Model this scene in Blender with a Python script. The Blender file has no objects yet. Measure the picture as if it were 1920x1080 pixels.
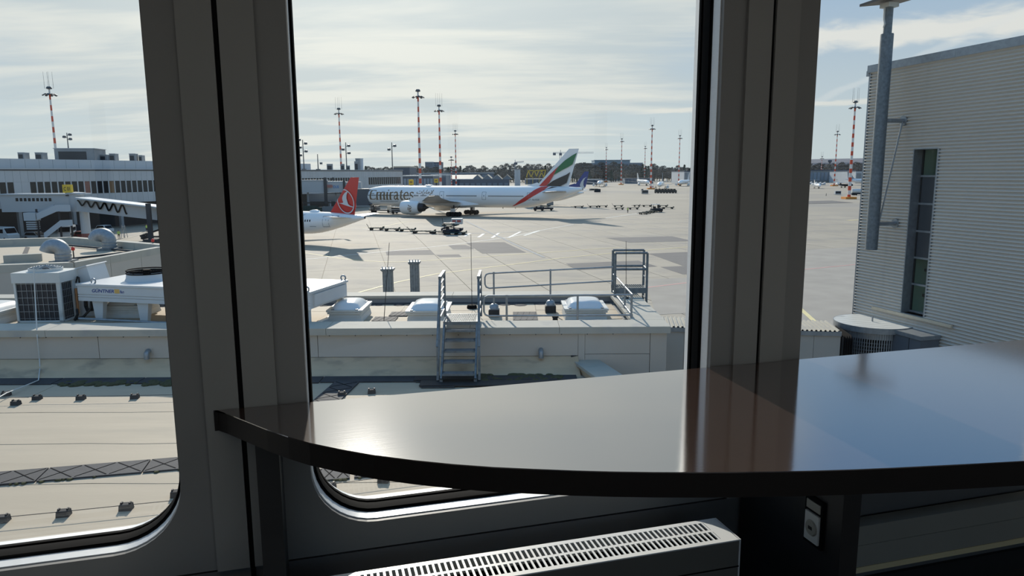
import bpy, bmesh, math, random
from mathutils import Vector, Matrix
random.seed(7)
sc = bpy.context.scene
COL = sc.collection
RAD = math.radians

# ------------------------------------------------------------------ camera
EYE = Vector((0, 0, 1.66)); FPX = 1331.0
PIT, ROL = RAD(9.17), RAD(.35)
CF = Vector((0, math.cos(PIT), -math.sin(PIT)))
r0 = Vector((1, 0, 0)); u0 = r0.cross(CF)
CR = r0*math.cos(ROL) - u0*math.sin(ROL)
CU = u0*math.cos(ROL) + r0*math.sin(ROL)
cam = bpy.data.cameras.new('camera'); camo = bpy.data.objects.new('camera', cam); COL.objects.link(camo)
m4 = Matrix.Identity(4)
for i in range(3):
    m4[i][0] = CR[i]; m4[i][1] = CU[i]; m4[i][2] = -CF[i]; m4[i][3] = EYE[i]
camo.matrix_world = m4
cam.sensor_width = 36; cam.lens = 36*FPX/1920; cam.clip_start = .05; cam.clip_end = 9000
sc.camera = camo
# survey helpers: a sight line of the surveyed camera, met with the plane on which a thing stands
def ray(x, y): return CF + CR*((x-960)/FPX) + CU*((540-y)/FPX)
def PZ(x, y, z):
    d = ray(x, y); return EYE + d*((z-EYE.z)/d.z)
def PY(x, y, Y):
    d = ray(x, y); return EYE + d*(Y/d.y)
# gate lounge wall axes: u along the wall, v outwards
WA = RAD(15.5)
WU = Vector((math.cos(WA), math.sin(WA), 0)); WN = Vector((-math.sin(WA), math.cos(WA), 0)); W0 = Vector((.62, 2.36, 0))
WM = Matrix.Translation(W0) @ Matrix.Rotation(WA, 4, 'Z')      # (u, v, z) -> world
GZ = -10.44                                                     # apron level

# ------------------------------------------------------------------ light
sc.view_settings.view_transform = 'Standard'; sc.view_settings.look = 'None'
sc.view_settings.gamma = 1; sc.view_settings.use_curve_mapping = False
sc.view_settings.exposure = 0.0
SAZ, SEL = RAD(12.6), RAD(28.5)
SUN = Vector((-math.sin(SAZ)*math.cos(SEL), math.cos(SAZ)*math.cos(SEL), math.sin(SEL)))
sl = bpy.data.lights.new('sun', 'SUN'); sl.energy = 4.2; sl.angle = RAD(.7); sl.color = (1, .94, .85)
so = bpy.data.objects.new('sun', sl); COL.objects.link(so)
so.rotation_euler = (-SUN).to_track_quat('-Z', 'Y').to_euler(); so.location = (-20, 60, 60)

world = bpy.data.worlds.new('sky'); sc.world = world; world.use_nodes = True
def make_sky():
    nt = world.node_tree; N = nt.nodes; L = nt.links
    N.clear()
    def nd(t, **k):
        n = N.new(t)
        for a, b in k.items(): setattr(n, a, b)
        return n
    def put(s, v):
        if hasattr(v, 'is_linked'): L.new(v, s)
        else: s.default_value = v
    def ma(op, a, b=0.0, c=0.0, clamp=False):
        n = nd('ShaderNodeMath', operation=op, use_clamp=clamp)
        put(n.inputs[0], a); put(n.inputs[1], b); put(n.inputs[2], c); return n.outputs[0]
    def dot(v):
        n = nd('ShaderNodeVectorMath', operation='DOT_PRODUCT'); L.new(D, n.inputs[0]); n.inputs[1].default_value = v; return n.outputs['Value']
    def ss(x, a, b):
        n = nd('ShaderNodeMapRange', interpolation_type='SMOOTHSTEP'); put(n.inputs[0], x)
        n.inputs[1].default_value = a; n.inputs[2].default_value = b; return n.outputs[0]
    def mix(f, a, b):
        n = nd('ShaderNodeMix', data_type='RGBA'); put(n.inputs[0], f); put(n.inputs[6], a); put(n.inputs[7], b); return n.outputs[2]
    tc = nd('ShaderNodeTexCoord'); D = tc.outputs['Generated']
    sx = nd('ShaderNodeSeparateXYZ'); L.new(D, sx.inputs[0]); X, Y, Z = sx.outputs
    zc = ma('MAXIMUM', Z, 0.0)
    den = ma('ADD', zc, .12)
    cx = ma('DIVIDE', X, den); cy = ma('DIVIDE', Y, den)
    cv = nd('ShaderNodeCombineXYZ'); L.new(cx, cv.inputs[0]); L.new(cy, cv.inputs[1])
    def noise(scale, det, sxyz, loc=(0, 0, 0), rot=0):
        mp = nd('ShaderNodeMapping'); L.new(cv.outputs[0], mp.inputs[0]); mp.inputs['Scale'].default_value = sxyz
        mp.inputs['Location'].default_value = loc; mp.inputs['Rotation'].default_value = (0, 0, rot)
        n = nd('ShaderNodeTexNoise'); L.new(mp.outputs[0], n.inputs['Vector']); n.inputs['Scale'].default_value = scale
        n.inputs['Detail'].default_value = det; n.inputs['Roughness'].default_value = .55; n.inputs['Distortion'].default_value = .35
        return n.outputs['Fac']
    sd = ma('MAXIMUM', dot(SUN), 0.0)
    blue = mix(ss(zc, 0.0, .42), (.57, .66, .69, 1), (.17, .36, .66, 1))
    veil = ss(sd, .76, .955)                                    # the thin high cloud thickens towards the sun
    n1 = noise(.55, 6, (.8, 1.25, 1), (3.1, .4, 0), .25); n2 = noise(1.3, 5, (.45, 1.6, 1), (1.7, 5.2, 0), .18)
    cl = ma('ADD', ma('MULTIPLY', n1, .6), ma('MULTIPLY', n2, .4))
    cov = ss(ma('ADD', cl, ma('MULTIPLY', veil, .46)), .58, .86)
    white = mix(ss(n2, .38, .62), (.52, .60, .64, 1), (.74, .77, .74, 1))
    col = mix(ma('MULTIPLY', cov, .92), blue, white)
    # two old contrails, bands along great circles
    def trail(x1, y1, x2, y2, w, amt, azmin, azmax):
        a, b = ray(x1, y1).normalized(), ray(x2, y2).normalized(); n = a.cross(b).normalized()
        dd = ma('ADD', dot(n), ma('MULTIPLY', ma('SUBTRACT', noise(5, 4, (1, 1, 1)), .5), w*1.6))
        band = ma('SUBTRACT', 1.0, ss(ma('ABSOLUTE', dd), w*.25, w))
        az = ma('ARCTAN2', X, Y)
        e = ma('MULTIPLY', ss(az, azmin-.03, azmin+.04), ma('SUBTRACT', 1.0, ss(az, azmax, azmax+.3)))
        return ma('MULTIPLY', ma('MULTIPLY', ma('MULTIPLY', band, e), amt), ss(Z, -.02, .02))
    col = mix(trail(1545, 72, 1920, 38, .022, 1.0, .33, .80), col, (.78, .80, .78, 1))
    col = mix(trail(1185, 211, 1310, 205, .0042, .8, .17, .40), col, (.78, .79, .75, 1))
    col = mix(trail(1530, 190, 1600, 160, .006, .35, .38, .60), col, (.75, .79, .80, 1))
    glow = ma('MULTIPLY', ma('POWER', sd, 14.0), .42)
    ad = nd('ShaderNodeMix', data_type='RGBA', blend_type='ADD'); L.new(glow, ad.inputs[0]); L.new(col, ad.inputs[6]); ad.inputs[7].default_value = (1, .93, .76, 1)
    gr = mix(ss(Z, -.06, -.005), (.20, .19, .18, 1), ad.outputs[2])
    bg = nd('ShaderNodeBackground'); L.new(gr, bg.inputs[0]); bg.inputs[1].default_value = 1.0
    o = nd('ShaderNodeOutputWorld'); L.new(bg.outputs[0], o.inputs[0])
make_sky()

# ------------------------------------------------------------------ materials
def lin(c): return tuple(((v/255)/12.92 if v/255 <= .04045 else ((v/255+.055)/1.055)**2.4) for v in c)
MATS = {}
def mat(name, rgb, rough=.6, metal=0.0, spec=.5, var=0.0, vscale=3.0, bump=0.0, bscale=40.0, stretch=(1, 1, 1), tint=0.0, dirt=None, emit=0.0, coat=0.0):
    """procedural material: base colour with noise variation, optional per-object tint, dirt stains and a fine bump"""
    if name in MATS: return MATS[name]
    m = bpy.data.materials.new(name); m.use_nodes = True; MATS[name] = m
    nt = m.node_tree; L = nt.links; b = nt.nodes['Principled BSDF']
    c = (*lin(rgb), 1)
    b.inputs['Base Color'].default_value = c; b.inputs['Roughness'].default_value = rough; b.inputs['Metallic'].default_value = metal
    b.inputs['Specular IOR Level'].default_value = spec; b.inputs['Coat Weight'].default_value = coat
    if emit:
        b.inputs['Emission Color'].default_value = c; b.inputs['Emission Strength'].default_value = emit
    tc = nt.nodes.new('ShaderNodeTexCoord'); mp = nt.nodes.new('ShaderNodeMapping'); mp.inputs['Scale'].default_value = stretch
    L.new(tc.outputs['Object'], mp.inputs[0]); src = None
    def noise(s, d=4):
        n = nt.nodes.new('ShaderNodeTexNoise'); n.inputs['Scale'].default_value = s; n.inputs['Detail'].default_value = d; L.new(mp.outputs[0], n.inputs['Vector']); return n.outputs['Fac']
    if var:
        r = nt.nodes.new('ShaderNodeMapRange'); L.new(noise(vscale, 6), r.inputs[0]); r.inputs[1].default_value = .3; r.inputs[2].default_value = .7
        r.inputs[3].default_value = 1-var; r.inputs[4].default_value = 1+var
        fac = r.outputs[0]
        if tint:
            oi = nt.nodes.new('ShaderNodeObjectInfo'); r2 = nt.nodes.new('ShaderNodeMapRange'); L.new(oi.outputs['Random'], r2.inputs[0])
            r2.inputs[3].default_value = 1-tint; r2.inputs[4].default_value = 1+tint
            mm = nt.nodes.new('ShaderNodeMath'); mm.operation = 'MULTIPLY'; L.new(fac, mm.inputs[0]); L.new(r2.outputs[0], mm.inputs[1]); fac = mm.outputs[0]
        vm = nt.nodes.new('ShaderNodeVectorMath'); vm.operation = 'SCALE'; vm.inputs[0].default_value = c[:3]; L.new(fac, vm.inputs['Scale'])
        src = vm.outputs[0]
    if dirt:
        rgb2, ds, lo, hi = dirt
        r = nt.nodes.new('ShaderNodeMapRange'); L.new(noise(ds, 8), r.inputs[0]); r.inputs[1].default_value = lo; r.inputs[2].default_value = hi
        mx = nt.nodes.new('ShaderNodeMix'); mx.data_type = 'RGBA'; L.new(r.outputs[0], mx.inputs[0])
        if src: L.new(src, mx.inputs[6])
        else: mx.inputs[6].default_value = c
        mx.inputs[7].default_value = (*lin(rgb2), 1); src = mx.outputs[2]
    if src: L.new(src, b.inputs['Base Color'])
    if bump:
        bn = nt.nodes.new('ShaderNodeBump'); bn.inputs['Strength'].default_value = bump; bn.inputs['Distance'].default_value = .01
        L.new(noise(bscale), bn.inputs['Height']); L.new(bn.outputs[0], b.inputs['Normal'])
    return m
def glass_mat(name, tint, rough=0.0, ior=1.5):
    m = bpy.data.materials.new(name); m.use_nodes = True; MATS[name] = m
    nt = m.node_tree; N = nt.nodes; L = nt.links; N.clear()
    t = N.new('ShaderNodeBsdfTransparent'); t.inputs[0].default_value = (*tint, 1)
    g = N.new('ShaderNodeBsdfGlossy'); g.inputs['Roughness'].default_value = rough
    f = N.new('ShaderNodeFresnel'); f.inputs[0].default_value = ior
    x = N.new('ShaderNodeMixShader'); o = N.new('ShaderNodeOutputMaterial')
    ge = N.new('ShaderNodeNewGeometry'); iv = N.new('ShaderNodeMath'); iv.operation = 'SUBTRACT'; iv.inputs[0].default_value = 1.0; L.new(ge.outputs['Backfacing'], iv.inputs[1])
    mu = N.new('ShaderNodeMath'); mu.operation = 'MULTIPLY'; L.new(f.outputs[0], mu.inputs[0]); L.new(iv.outputs[0], mu.inputs[1])   # reflect at the front face of the sheet only
    L.new(mu.outputs[0], x.inputs[0]); L.new(t.outputs[0], x.inputs[1]); L.new(g.outputs[0], x.inputs[2]); L.new(x.outputs[0], o.inputs[0])
    return m
def wood_mat():
    m = mat('dark_wenge', (46, 33, 29), rough=.078, spec=.6)
    nt = m.node_tree; L = nt.links; b = nt.nodes['Principled BSDF']
    tc = nt.nodes.new('ShaderNodeTexCoord'); mp = nt.nodes.new('ShaderNodeMapping'); L.new(tc.outputs['Object'], mp.inputs[0])
    mp.inputs['Scale'].default_value = (2.2, 60, 60)
    n = nt.nodes.new('ShaderNodeTexNoise'); n.inputs['Scale'].default_value = 3.2; n.inputs['Detail'].default_value = 7; L.new(mp.outputs[0], n.inputs['Vector'])
    cr = nt.nodes.new('ShaderNodeMix'); cr.data_type = 'RGBA'; L.new(n.outputs['Fac'], cr.inputs[0])
    cr.inputs[6].default_value = (*lin((54, 42, 38)), 1); cr.inputs[7].default_value = (*lin((76, 62, 56)), 1); L.new(cr.outputs[2], b.inputs['Base Color'])
    bn = nt.nodes.new('ShaderNodeBump'); bn.inputs['Strength'].default_value = .04; bn.inputs['Distance'].default_value = .004
    L.new(n.outputs['Fac'], bn.inputs['Height']); L.new(bn.outputs[0], b.inputs['Normal'])
    b.inputs['IOR'].default_value = 2.6; b.inputs['Coat Weight'].default_value = 1.0; b.inputs['Coat Roughness'].default_value = .078; b.inputs['Coat IOR'].default_value = 1.7
    return m
WOOD = wood_mat()
EDGE = mat('counter_edge', (24, 19, 17), .55, spec=.25)
FRAME = mat('frame_paint', (122, 122, 121), .55, spec=.4, var=.03, vscale=2)
PROUD = mat('frame_cover_paint', (132, 132, 130), .5, spec=.4, var=.03, vscale=2)
DARKP = mat('dark_panel', (40, 40, 41), .5, var=.05)
LOWP = mat('lower_panel_paint', (104, 104, 104), .5, var=.04)
BLACK = mat('black_rubber', (13, 13, 14), .85, spec=.12)
ALU = mat('brushed_aluminium', (226, 229, 231), .45, metal=.25, var=.04, vscale=30, stretch=(1, 1, 20))
PANE = glass_mat('window_glass', (.985, .985, .975))
LAM = mat('dark_laminate', (38, 37, 37), .45, var=.1, vscale=6, stretch=(1, 1, 6))
ROOMW = mat('room_wall', (186, 186, 188), .8, var=.04)
FLOORM = mat('stone_floor', (72, 71, 70), .5, var=.06, vscale=2)
CEILM = mat('ceiling_white', (232, 230, 226), .8)
RADW = mat('radiator_enamel', (226, 229, 230), .35, var=.02)
RADF = mat('radiator_front', (104, 102, 96), .45, var=.02)
TRUNK = mat('trunking_grey', (158, 155, 144), .5, var=.03)
BEIGE = mat('trunking_beige', (236, 218, 172), .5, var=.03)
CONC = mat('apron_concrete', (163, 152, 134), .8, var=.07, vscale=.35, tint=.05, dirt=((128, 124, 118), .12, .52, .78), bump=.2, bscale=8)
CONCB = mat('apron_base', (163, 152, 134), .85, var=.08, vscale=.03, dirt=((134, 130, 124), .012, .5, .75))
ASPH = mat('asphalt', (108, 104, 100), .85, var=.08, vscale=.5, tint=.08)
ASPL = mat('pale_asphalt', (158, 150, 138), .85, var=.10, vscale=.3, tint=.03)
LINEW = mat('line_white', (226, 224, 214), .7, var=.08, vscale=1)
LINEY = mat('line_yellow', (222, 205, 150), .7, var=.08, vscale=1)
LINER = mat('line_red', (206, 150, 140), .7, var=.08, vscale=1)
MEMB = mat('roof_membrane', (180, 165, 142), .75, var=.05, vscale=1.2, stretch=(.4, 2, 1), tint=.03, dirt=((168, 156, 136), 1.1, .56, .80), bump=.25, bscale=5)
FELT = mat('bitumen_felt', (62, 61, 62), .85, var=.25, vscale=2.5, bump=.4, bscale=25)
MATT = mat('rubber_mat', (66, 66, 68), .8, var=.15, vscale=3, tint=.08, bump=.3, bscale=30)
MOSS = mat('moss', (74, 72, 44), .95, var=.4, vscale=20, bump=.5, bscale=40)
BLOCK = mat('ballast_block', (72, 70, 68), .9, var=.2, vscale=15, tint=.15)
PANG = mat('wall_panel_grey', (188, 180, 168), .55, var=.03, vscale=.8, tint=.02)
BAND = mat('wall_band_beige', (200, 176, 144), .7, var=.08, vscale=2, stretch=(1, 1, 4), dirt=((112, 106, 96), 1.5, .55, .85))
COPE = mat('coping_metal', (182, 177, 164), .75, spec=.2, var=.05, vscale=1.5, dirt=((160, 158, 154), 2.0, .56, .8))
GALV = mat('galvanised', (150, 155, 158), .42, metal=.55, var=.14, vscale=9, bump=.05)
GALVD = mat('galvanised_dark', (112, 120, 124), .5, metal=.3, var=.25, vscale=14)
WHITE = mat('white_enamel', (206, 207, 205), .4, var=.03)
OFFW = mat('offwhite_enamel', (206, 206, 200), .45, var=.04, dirt=((150, 148, 140), 1.5, .62, .85))
DOME = mat('acrylic_dome', (226, 226, 224), .18, spec=.6, coat=.4)
FINS = mat('condenser_fins', (34, 36, 42), .5, var=.2, vscale=40)
PIPEB = mat('black_pipe', (22, 22, 22), .5)
RED = mat('signal_red', (205, 48, 36), .5)
COPPER = mat('copper_pipe', (176, 130, 92), .4, metal=.5)
CORR = mat('corrugated_steel', (208, 202, 192), .5, metal=.1, var=.03, vscale=.6)
DKGLASS = mat('dark_glass', (18, 23, 29), .15, spec=.2)
GRGLASS = mat('green_glass', (88, 120, 104), .1, spec=.8, var=.2, vscale=2)
TERMW = mat('terminal_cladding', (182, 184, 184), .5, var=.03, vscale=.3, tint=.04)
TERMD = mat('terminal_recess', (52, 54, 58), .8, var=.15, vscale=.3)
CONCD = mat('concrete_grey', (142, 144, 144), .8, var=.08, vscale=.5)
YEL = mat('sign_yellow', (232, 190, 40), .5)
INK = mat('ink_black', (20, 20, 20), .6)
PLANEW = mat('aircraft_white', (246, 243, 238), .22, spec=.6, coat=.5)
PLANEG = mat('aircraft_grey', (150, 154, 158), .4)
PLANED = mat('engine_dark', (46, 48, 52), .4, metal=.5)
TYRE = mat('tyre', (26, 26, 27), .8)
FLRED = mat('livery_red', (206, 44, 36), .35)
FLGRN = mat('livery_green', (0, 112, 60), .35)
FLBLK = mat('livery_black', (26, 26, 30), .35)
FLGLD = mat('livery_gold', (124, 96, 58), .4)
FLBLU = mat('livery_blue', (26, 54, 130), .35)
GREYD = mat('decal_grey', (118, 124, 132), .5)
NAVY = mat('equipment_navy', (34, 46, 58), .7, spec=.25)
TEAL = mat('equipment_green', (44, 66, 62), .8, spec=.2, var=.2, vscale=3)
DARKM = mat('machine_dark', (44, 46, 48), .6, var=.2, vscale=4)
HIVIS = mat('hi_vis', (190, 230, 60), .7)
TROUS = mat('work_trousers', (34, 38, 48), .8)
SKIN = mat('skin', (190, 146, 122), .6)
HAIR = mat('hair_dark', (40, 32, 28), .7)
MASTW = mat('mast_white', (220, 216, 210), .5)
MASTR = mat('mast_red', (206, 78, 48), .5)
MASTG = mat('mast_steel', (84, 86, 88), .5)
LEAF = mat('winter_crown', (122, 116, 108), .95, var=.35, vscale=.4, tint=.3)
CONI = mat('conifer_crown', (84, 94, 84), .95, var=.35, vscale=.4, tint=.3)
BARK = mat('bark', (70, 60, 52), .95)
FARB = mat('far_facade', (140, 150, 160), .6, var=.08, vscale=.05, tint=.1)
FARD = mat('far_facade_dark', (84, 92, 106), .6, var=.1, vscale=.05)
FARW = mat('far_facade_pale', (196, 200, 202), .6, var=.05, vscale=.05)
FARR = mat('far_roof_beige', (196, 184, 164), .7, var=.05, vscale=.05)
CRANE = mat('crane_steel', (150, 156, 166), .6)
YELS = mat('yellow_steel', (206, 176, 60), .6)
ORNG = mat('barrier_orange', (222, 140, 50), .6)

# ------------------------------------------------------------------ mesh helpers
class MB:
    def __init__(s, T=None): s.v = []; s.f = []; s.mi = []; s.T = T; s.m = 0
    def add(s, vs, fs):
        o = len(s.v)
        s.v += [tuple(s.T @ Vector(p)) if s.T else tuple(p) for p in vs]
        s.f += [tuple(o+i for i in f) for f in fs]; s.mi += [s.m]*len(fs); return s
    def box(s, x0, x1, y0, y1, z0, z1):
        return s.add([(x, y, z) for z in (z0, z1) for y in (y0, y1) for x in (x0, x1)],
                     [(0, 2, 3, 1), (4, 5, 7, 6), (0, 1, 5, 4), (2, 6, 7, 3), (0, 4, 6, 2), (1, 3, 7, 5)])
    def bar(s, a, b, w, h, up=(0, 0, 1)):
        a = Vector(a); b = Vector(b); d = (b-a).normalized(); up = Vector(up)
        if abs(d.dot(up)) > .95: up = Vector((0, 1, 0))
        r = d.cross(up).normalized()*w/2; t = r.cross(d).normalized()*h/2
        vs = [p+q for p in (a, b) for q in (-r-t, r-t, r+t, -r+t)]
        return s.add(vs, [(0, 1, 2, 3), (7, 6, 5, 4), (0, 4, 5, 1), (1, 5, 6, 2), (2, 6, 7, 3), (3, 7, 4, 0)])
    def loft(s, rings, c0=True, c1=True, closed=True):
        n = len(rings[0]); vs = [p for r in rings for p in r]; fs = []
        for k in range(len(rings)-1):
            for i in range(n if closed else n-1):
                j = (i+1) % n; fs.append((k*n+i, k*n+j, (k+1)*n+j, (k+1)*n+i))
        if c0: fs.append(tuple(range(n-1, -1, -1)))
        if c1: fs.append(tuple((len(rings)-1)*n+i for i in range(n)))
        return s.add(vs, fs)
    def cyl(s, a, b, r, r2=None, n=10):
        a = Vector(a); b = Vector(b); d = (b-a).normalized(); q = Vector((0, 0, 1)) if abs(d.z) < .9 else Vector((1, 0, 0))
        x = d.cross(q).normalized(); y = d.cross(x); r2 = r if r2 is None else r2
        R = lambda c, rr: [c+(x*math.cos(t)+y*math.sin(t))*rr for t in (2*math.pi*i/n for i in range(n))]
        return s.loft([R(a, r), R(b, r2)])
    def tube(s, pts, r, n=6):
        pts = [Vector(p) for p in pts]; rings = []
        x = None
        for i, p in enumerate(pts):
            d = (pts[min(i+1, len(pts)-1)]-pts[max(i-1, 0)]).normalized()
            if x is None:
                q = Vector((0, 0, 1)) if abs(d.z) < .9 else Vector((1, 0, 0)); x = d.cross(q).normalized()
            x = (x-d*x.dot(d)).normalized(); y = d.cross(x)
            rings.append([p+(x*math.cos(t)+y*math.sin(t))*r for t in (2*math.pi*k/n for k in range(n))])
        return s.loft(rings)
    def prism(s, poly, vec):
        vec = Vector(vec); a = [Vector(p) for p in poly]; return s.loft([a, [p+vec for p in a]])
    def lathe(s, prof, n=24, c=(0, 0, 0), ax='z'):
        c = Vector(c); rings = []
        for r, h in prof:
            ring = []
            for i in range(n):
                t = 2*math.pi*i/n; a, b = r*math.cos(t), r*math.sin(t)
                ring.append(c+Vector((a, b, h) if ax == 'z' else ((h, a, b) if ax == 'x' else (a, h, b))))
            rings.append(ring)
        return s.loft(rings)
    def build(s, name, m, parent=None, smooth=False, kind=None, fix=True):
        me = bpy.data.meshes.new(name); me.from_pydata([tuple(p) for p in s.v], [], s.f)
        ms = m if isinstance(m, (list, tuple)) else [m]
        for q in ms: me.materials.append(q)
        if len(ms) > 1: me.polygons.foreach_set('material_index', s.mi)
        if fix:
            bm = bmesh.new(); bm.from_mesh(me); bmesh.ops.recalc_face_normals(bm, faces=bm.faces); bm.to_mesh(me); bm.free()
        if smooth:
            me.polygons.foreach_set('use_smooth', [True]*len(me.polygons))
            me.set_sharp_from_angle(angle=RAD(40))
        me.update()
        o = bpy.data.objects.new(name, me); COL.objects.link(o)
        if parent: o.parent = parent
        if kind: o['kind'] = kind
        return o
def tag(o, label=None, cat=None, group=None, kind=None):
    if label: o['label'] = label
    if cat: o['category'] = cat
    if group: o['group'] = group
    if kind: o['kind'] = kind
    return o
def thing(name, label, cat, loc=(0, 0, 0), rz=0.0, group=None, M=None):
    o = bpy.data.objects.new(name, None); o.empty_display_size = .2; COL.objects.link(o)
    if M is not None: o.matrix_world = M
    else: o.location = loc; o.rotation_euler = (0, 0, rz)
    return tag(o, label, cat, group)
def struct(name, M=None, loc=(0, 0, 0)):
    o = thing(name, None, None, loc, M=M); o['kind'] = 'structure'; return o
KIDS = {}
def kids(o): return [c for c in bpy.data.objects if c.parent is o]
def share(me_obj, loc, parent, rz=0.0, scale=None, name=None):
    """another object with the same mesh data, for alike pieces"""
    o = bpy.data.objects.new(name or me_obj.name.split('.')[0], me_obj.data); COL.objects.link(o)
    o.location = loc; o.rotation_euler = (0, 0, rz); o.parent = parent
    if scale: o.scale = scale
    return o
def copy_tree(o, parent=None):
    c = o.copy(); COL.objects.link(c); c.parent = parent
    for ch in list(o.children): copy_tree(ch, c)
    return c
def text2d(s, size=1.0, bold=0.0, shear=0.0):
    """letters as flat 2D triangles: (points, faces), starting at x = 0 with baseline 0"""
    cu = bpy.data.curves.new('t', 'FONT'); cu.body = s; cu.size = size; cu.offset = bold; cu.shear = shear; cu.resolution_u = 3
    o = bpy.data.objects.new('t', cu); COL.objects.link(o)
    me = o.to_mesh(); vs = [(v.co.x, v.co.y) for v in me.vertices]; fs = [tuple(p.vertices) for p in me.polygons]
    o.to_mesh_clear(); bpy.data.objects.remove(o); bpy.data.curves.remove(cu)
    x0 = min(v[0] for v in vs) if vs else 0
    return [(x-x0, y) for x, y in vs], fs
def lerp(a, b, t): return a+(b-a)*t
def interp(tab, x):
    if x <= tab[0][0]: return tab[0][1]
    for (a, b), (c, d) in zip(tab, tab[1:]):
        if x <= c: return b+(d-b)*(x-a)/(c-a)
    return tab[-1][1]
# ================================================================== the gate lounge (inside)
GAPS = [-4.855, -3.155, -1.455, .245, 1.945, 3.645]
SILL, HEAD, WINW, RC = .592, 2.62, 1.33, .19
def rr(u0, u1, z0, z1, r, v, k=10):
    pts = []
    for cx, cz, a0 in ((u1-r, z1-r, 0), (u0+r, z1-r, 90), (u0+r, z0+r, 180), (u1-r, z0+r, 270)):
        for j in range(k+1):
            t = RAD(a0+90*j/k); pts.append((cx+r*math.cos(t), v, cz+r*math.sin(t)))
    return pts
def outer_for(u0, u1, z0, z1, U0, U1, Z0, Z1, r, v, k=10):
    pts = []
    for q, (cu, cz, pu, pz, qu, qz) in enumerate(((U1, Z1, U1, z1-r, u1-r, Z1), (U0, Z1, u0+r, Z1, U0, z1-r), (U0, Z0, U0, z0+r, u0+r, Z0), (U1, Z0, u1-r, Z0, U1, z0+r))):
        for j in range(k+1):
            t = j/k
            if t <= .5: a = t*2; pts.append((lerp(pu, cu, a), v, lerp(pz, cz, a)))
            else: a = t*2-1; pts.append((lerp(cu, qu, a), v, lerp(cz, qz, a)))
    return pts
ZTOP = 2.95
wall = struct('wall_front', WM)
for i in range(5):
    g0, g1 = GAPS[i], GAPS[i+1]; c = (g0+g1)/2; a, b = c-WINW/2-.005, c+WINW/2+.005
    m = MB(); R0 = rr(a, b, SILL, HEAD, RC, 0); 
    O = outer_for(a, b, SILL, HEAD, g0+.006, g1-.006, .505, ZTOP, RC, 0)
    Ob = [(x, .06, z) for x, y, z in O]; R1 = rr(a, b, SILL, HEAD, RC, .02)
    m.loft([R1, R0, O, Ob], False, False); m.build('wall_panel', FRAME, wall)
    m = MB(); m.box(g0+.006, g1-.006, .004, .06, 0.09, .497); m.build('lower_wall_panel', LOWP, wall)
    w = struct('window_%d' % (i+1), WM)
    S = lambda s, v: rr(a+s, b-s, SILL+s, HEAD-s, RC-s*.6, v)
    m = MB(); m.loft([S(0, .018), S(.003, .018), S(.006, .058), S(.0, .058)], False, False); m.build('window_reveal', ALU, w, True)
    m = MB(); m.loft([S(0, .058), S(.007, .055), S(.009, .064), S(.010, .066), S(.013, .063), S(.016, .08), S(.016, .1), S(0, .1)], False, False); m.build('gasket', BLACK, w, True)
    m = MB(); m.loft([S(.012, .1), S(.012, .114)]); m.build('pane', PANE, w)
    m = MB(); m.loft([S(.0, .114), S(.016, .114), S(.016, .128), S(.0, .128)], False, False); m.build('outer_gasket', BLACK, w, True)
    m = MB(); m.loft([S(.0, .128), S(.014, .128), S(.008, .165), S(-.03, .168)], False, False); m.build('outer_frame', ALU, w, True)
m = MB(); m.box(GAPS[0], GAPS[-1], .055, .075, 0, .6); m.box(GAPS[0], GAPS[-1], .055, .075, HEAD+.04, ZTOP+.3)
for g in GAPS: m.box(g-.17, g+.17, .055, .16, 0, ZTOP+.3)
m.build('wall_backing', BLACK, wall)
m = MB(); m.box(GAPS[0], GAPS[-1], .076, .2, -2.6, SILL-.005); m.box(GAPS[0], GAPS[-1], .076, .2, HEAD+.005, ZTOP+.5); m.build('outer_wall_skin', PANG, wall)
for g in GAPS:
    for s in (-1, 1):
        m = MB(); m.box(*sorted((g+s*.007, g+s*.0975)), -.012, .0, .505, ZTOP); m.build('cover_strip', PROUD, wall)
    m = MB(); m.box(g-.0065, g+.0065, -.004, .05, .0, ZTOP); m.build('joint_gasket', BLACK, wall)
m = MB(); m.box(GAPS[0], GAPS[-1], -.012, .004, 0, .09); tag(m.build('baseboard_front', DARKP), kind='structure').matrix_world = WM
def room():
    U0, U1, V0 = GAPS[0], GAPS[-1], -5.2
    for nm, mt, bx in (('floor', FLOORM, (U0, U1, V0, .06, -.12, 0)), ('ceiling', CEILM, (U0, U1, V0, .2, ZTOP, ZTOP+.15)),
                       ('wall_left', ROOMW, (U0-.12, U0, V0-.12, .2, -.12, ZTOP+.1)), ('wall_right', ROOMW, (U1, U1+.12, V0-.12, .2, -.12, ZTOP+.1))):
        tag(MB().box(*bx).build(nm, mt), kind='structure').matrix_world = WM
    # unseen opposite long side; its glazing is added to light the lounge
    t = struct('wall_back', WM)
    m = MB(); m.box(U0, U1, V0-.12, V0, -.12, .95); m.box(U0, U1, V0-.12, V0, 2.35, ZTOP+.1); m.build('spandrel', ROOMW, t)
    n = 5
    for k in range(n+1):
        u = lerp(U0+.05, U1-.05, k/n); m = MB(); m.box(u-.05, u+.05, V0-.12, V0, .95, 2.35); m.build('mullion', FRAME, t)
        if k < n:
            u2 = lerp(U0+.05, U1-.05, (k+1)/n); m = MB(); m.box(u+.05, u2-.05, V0-.07, V0-.06, .95, 2.35); m.build('pane', PANE, t)
room()
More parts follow.
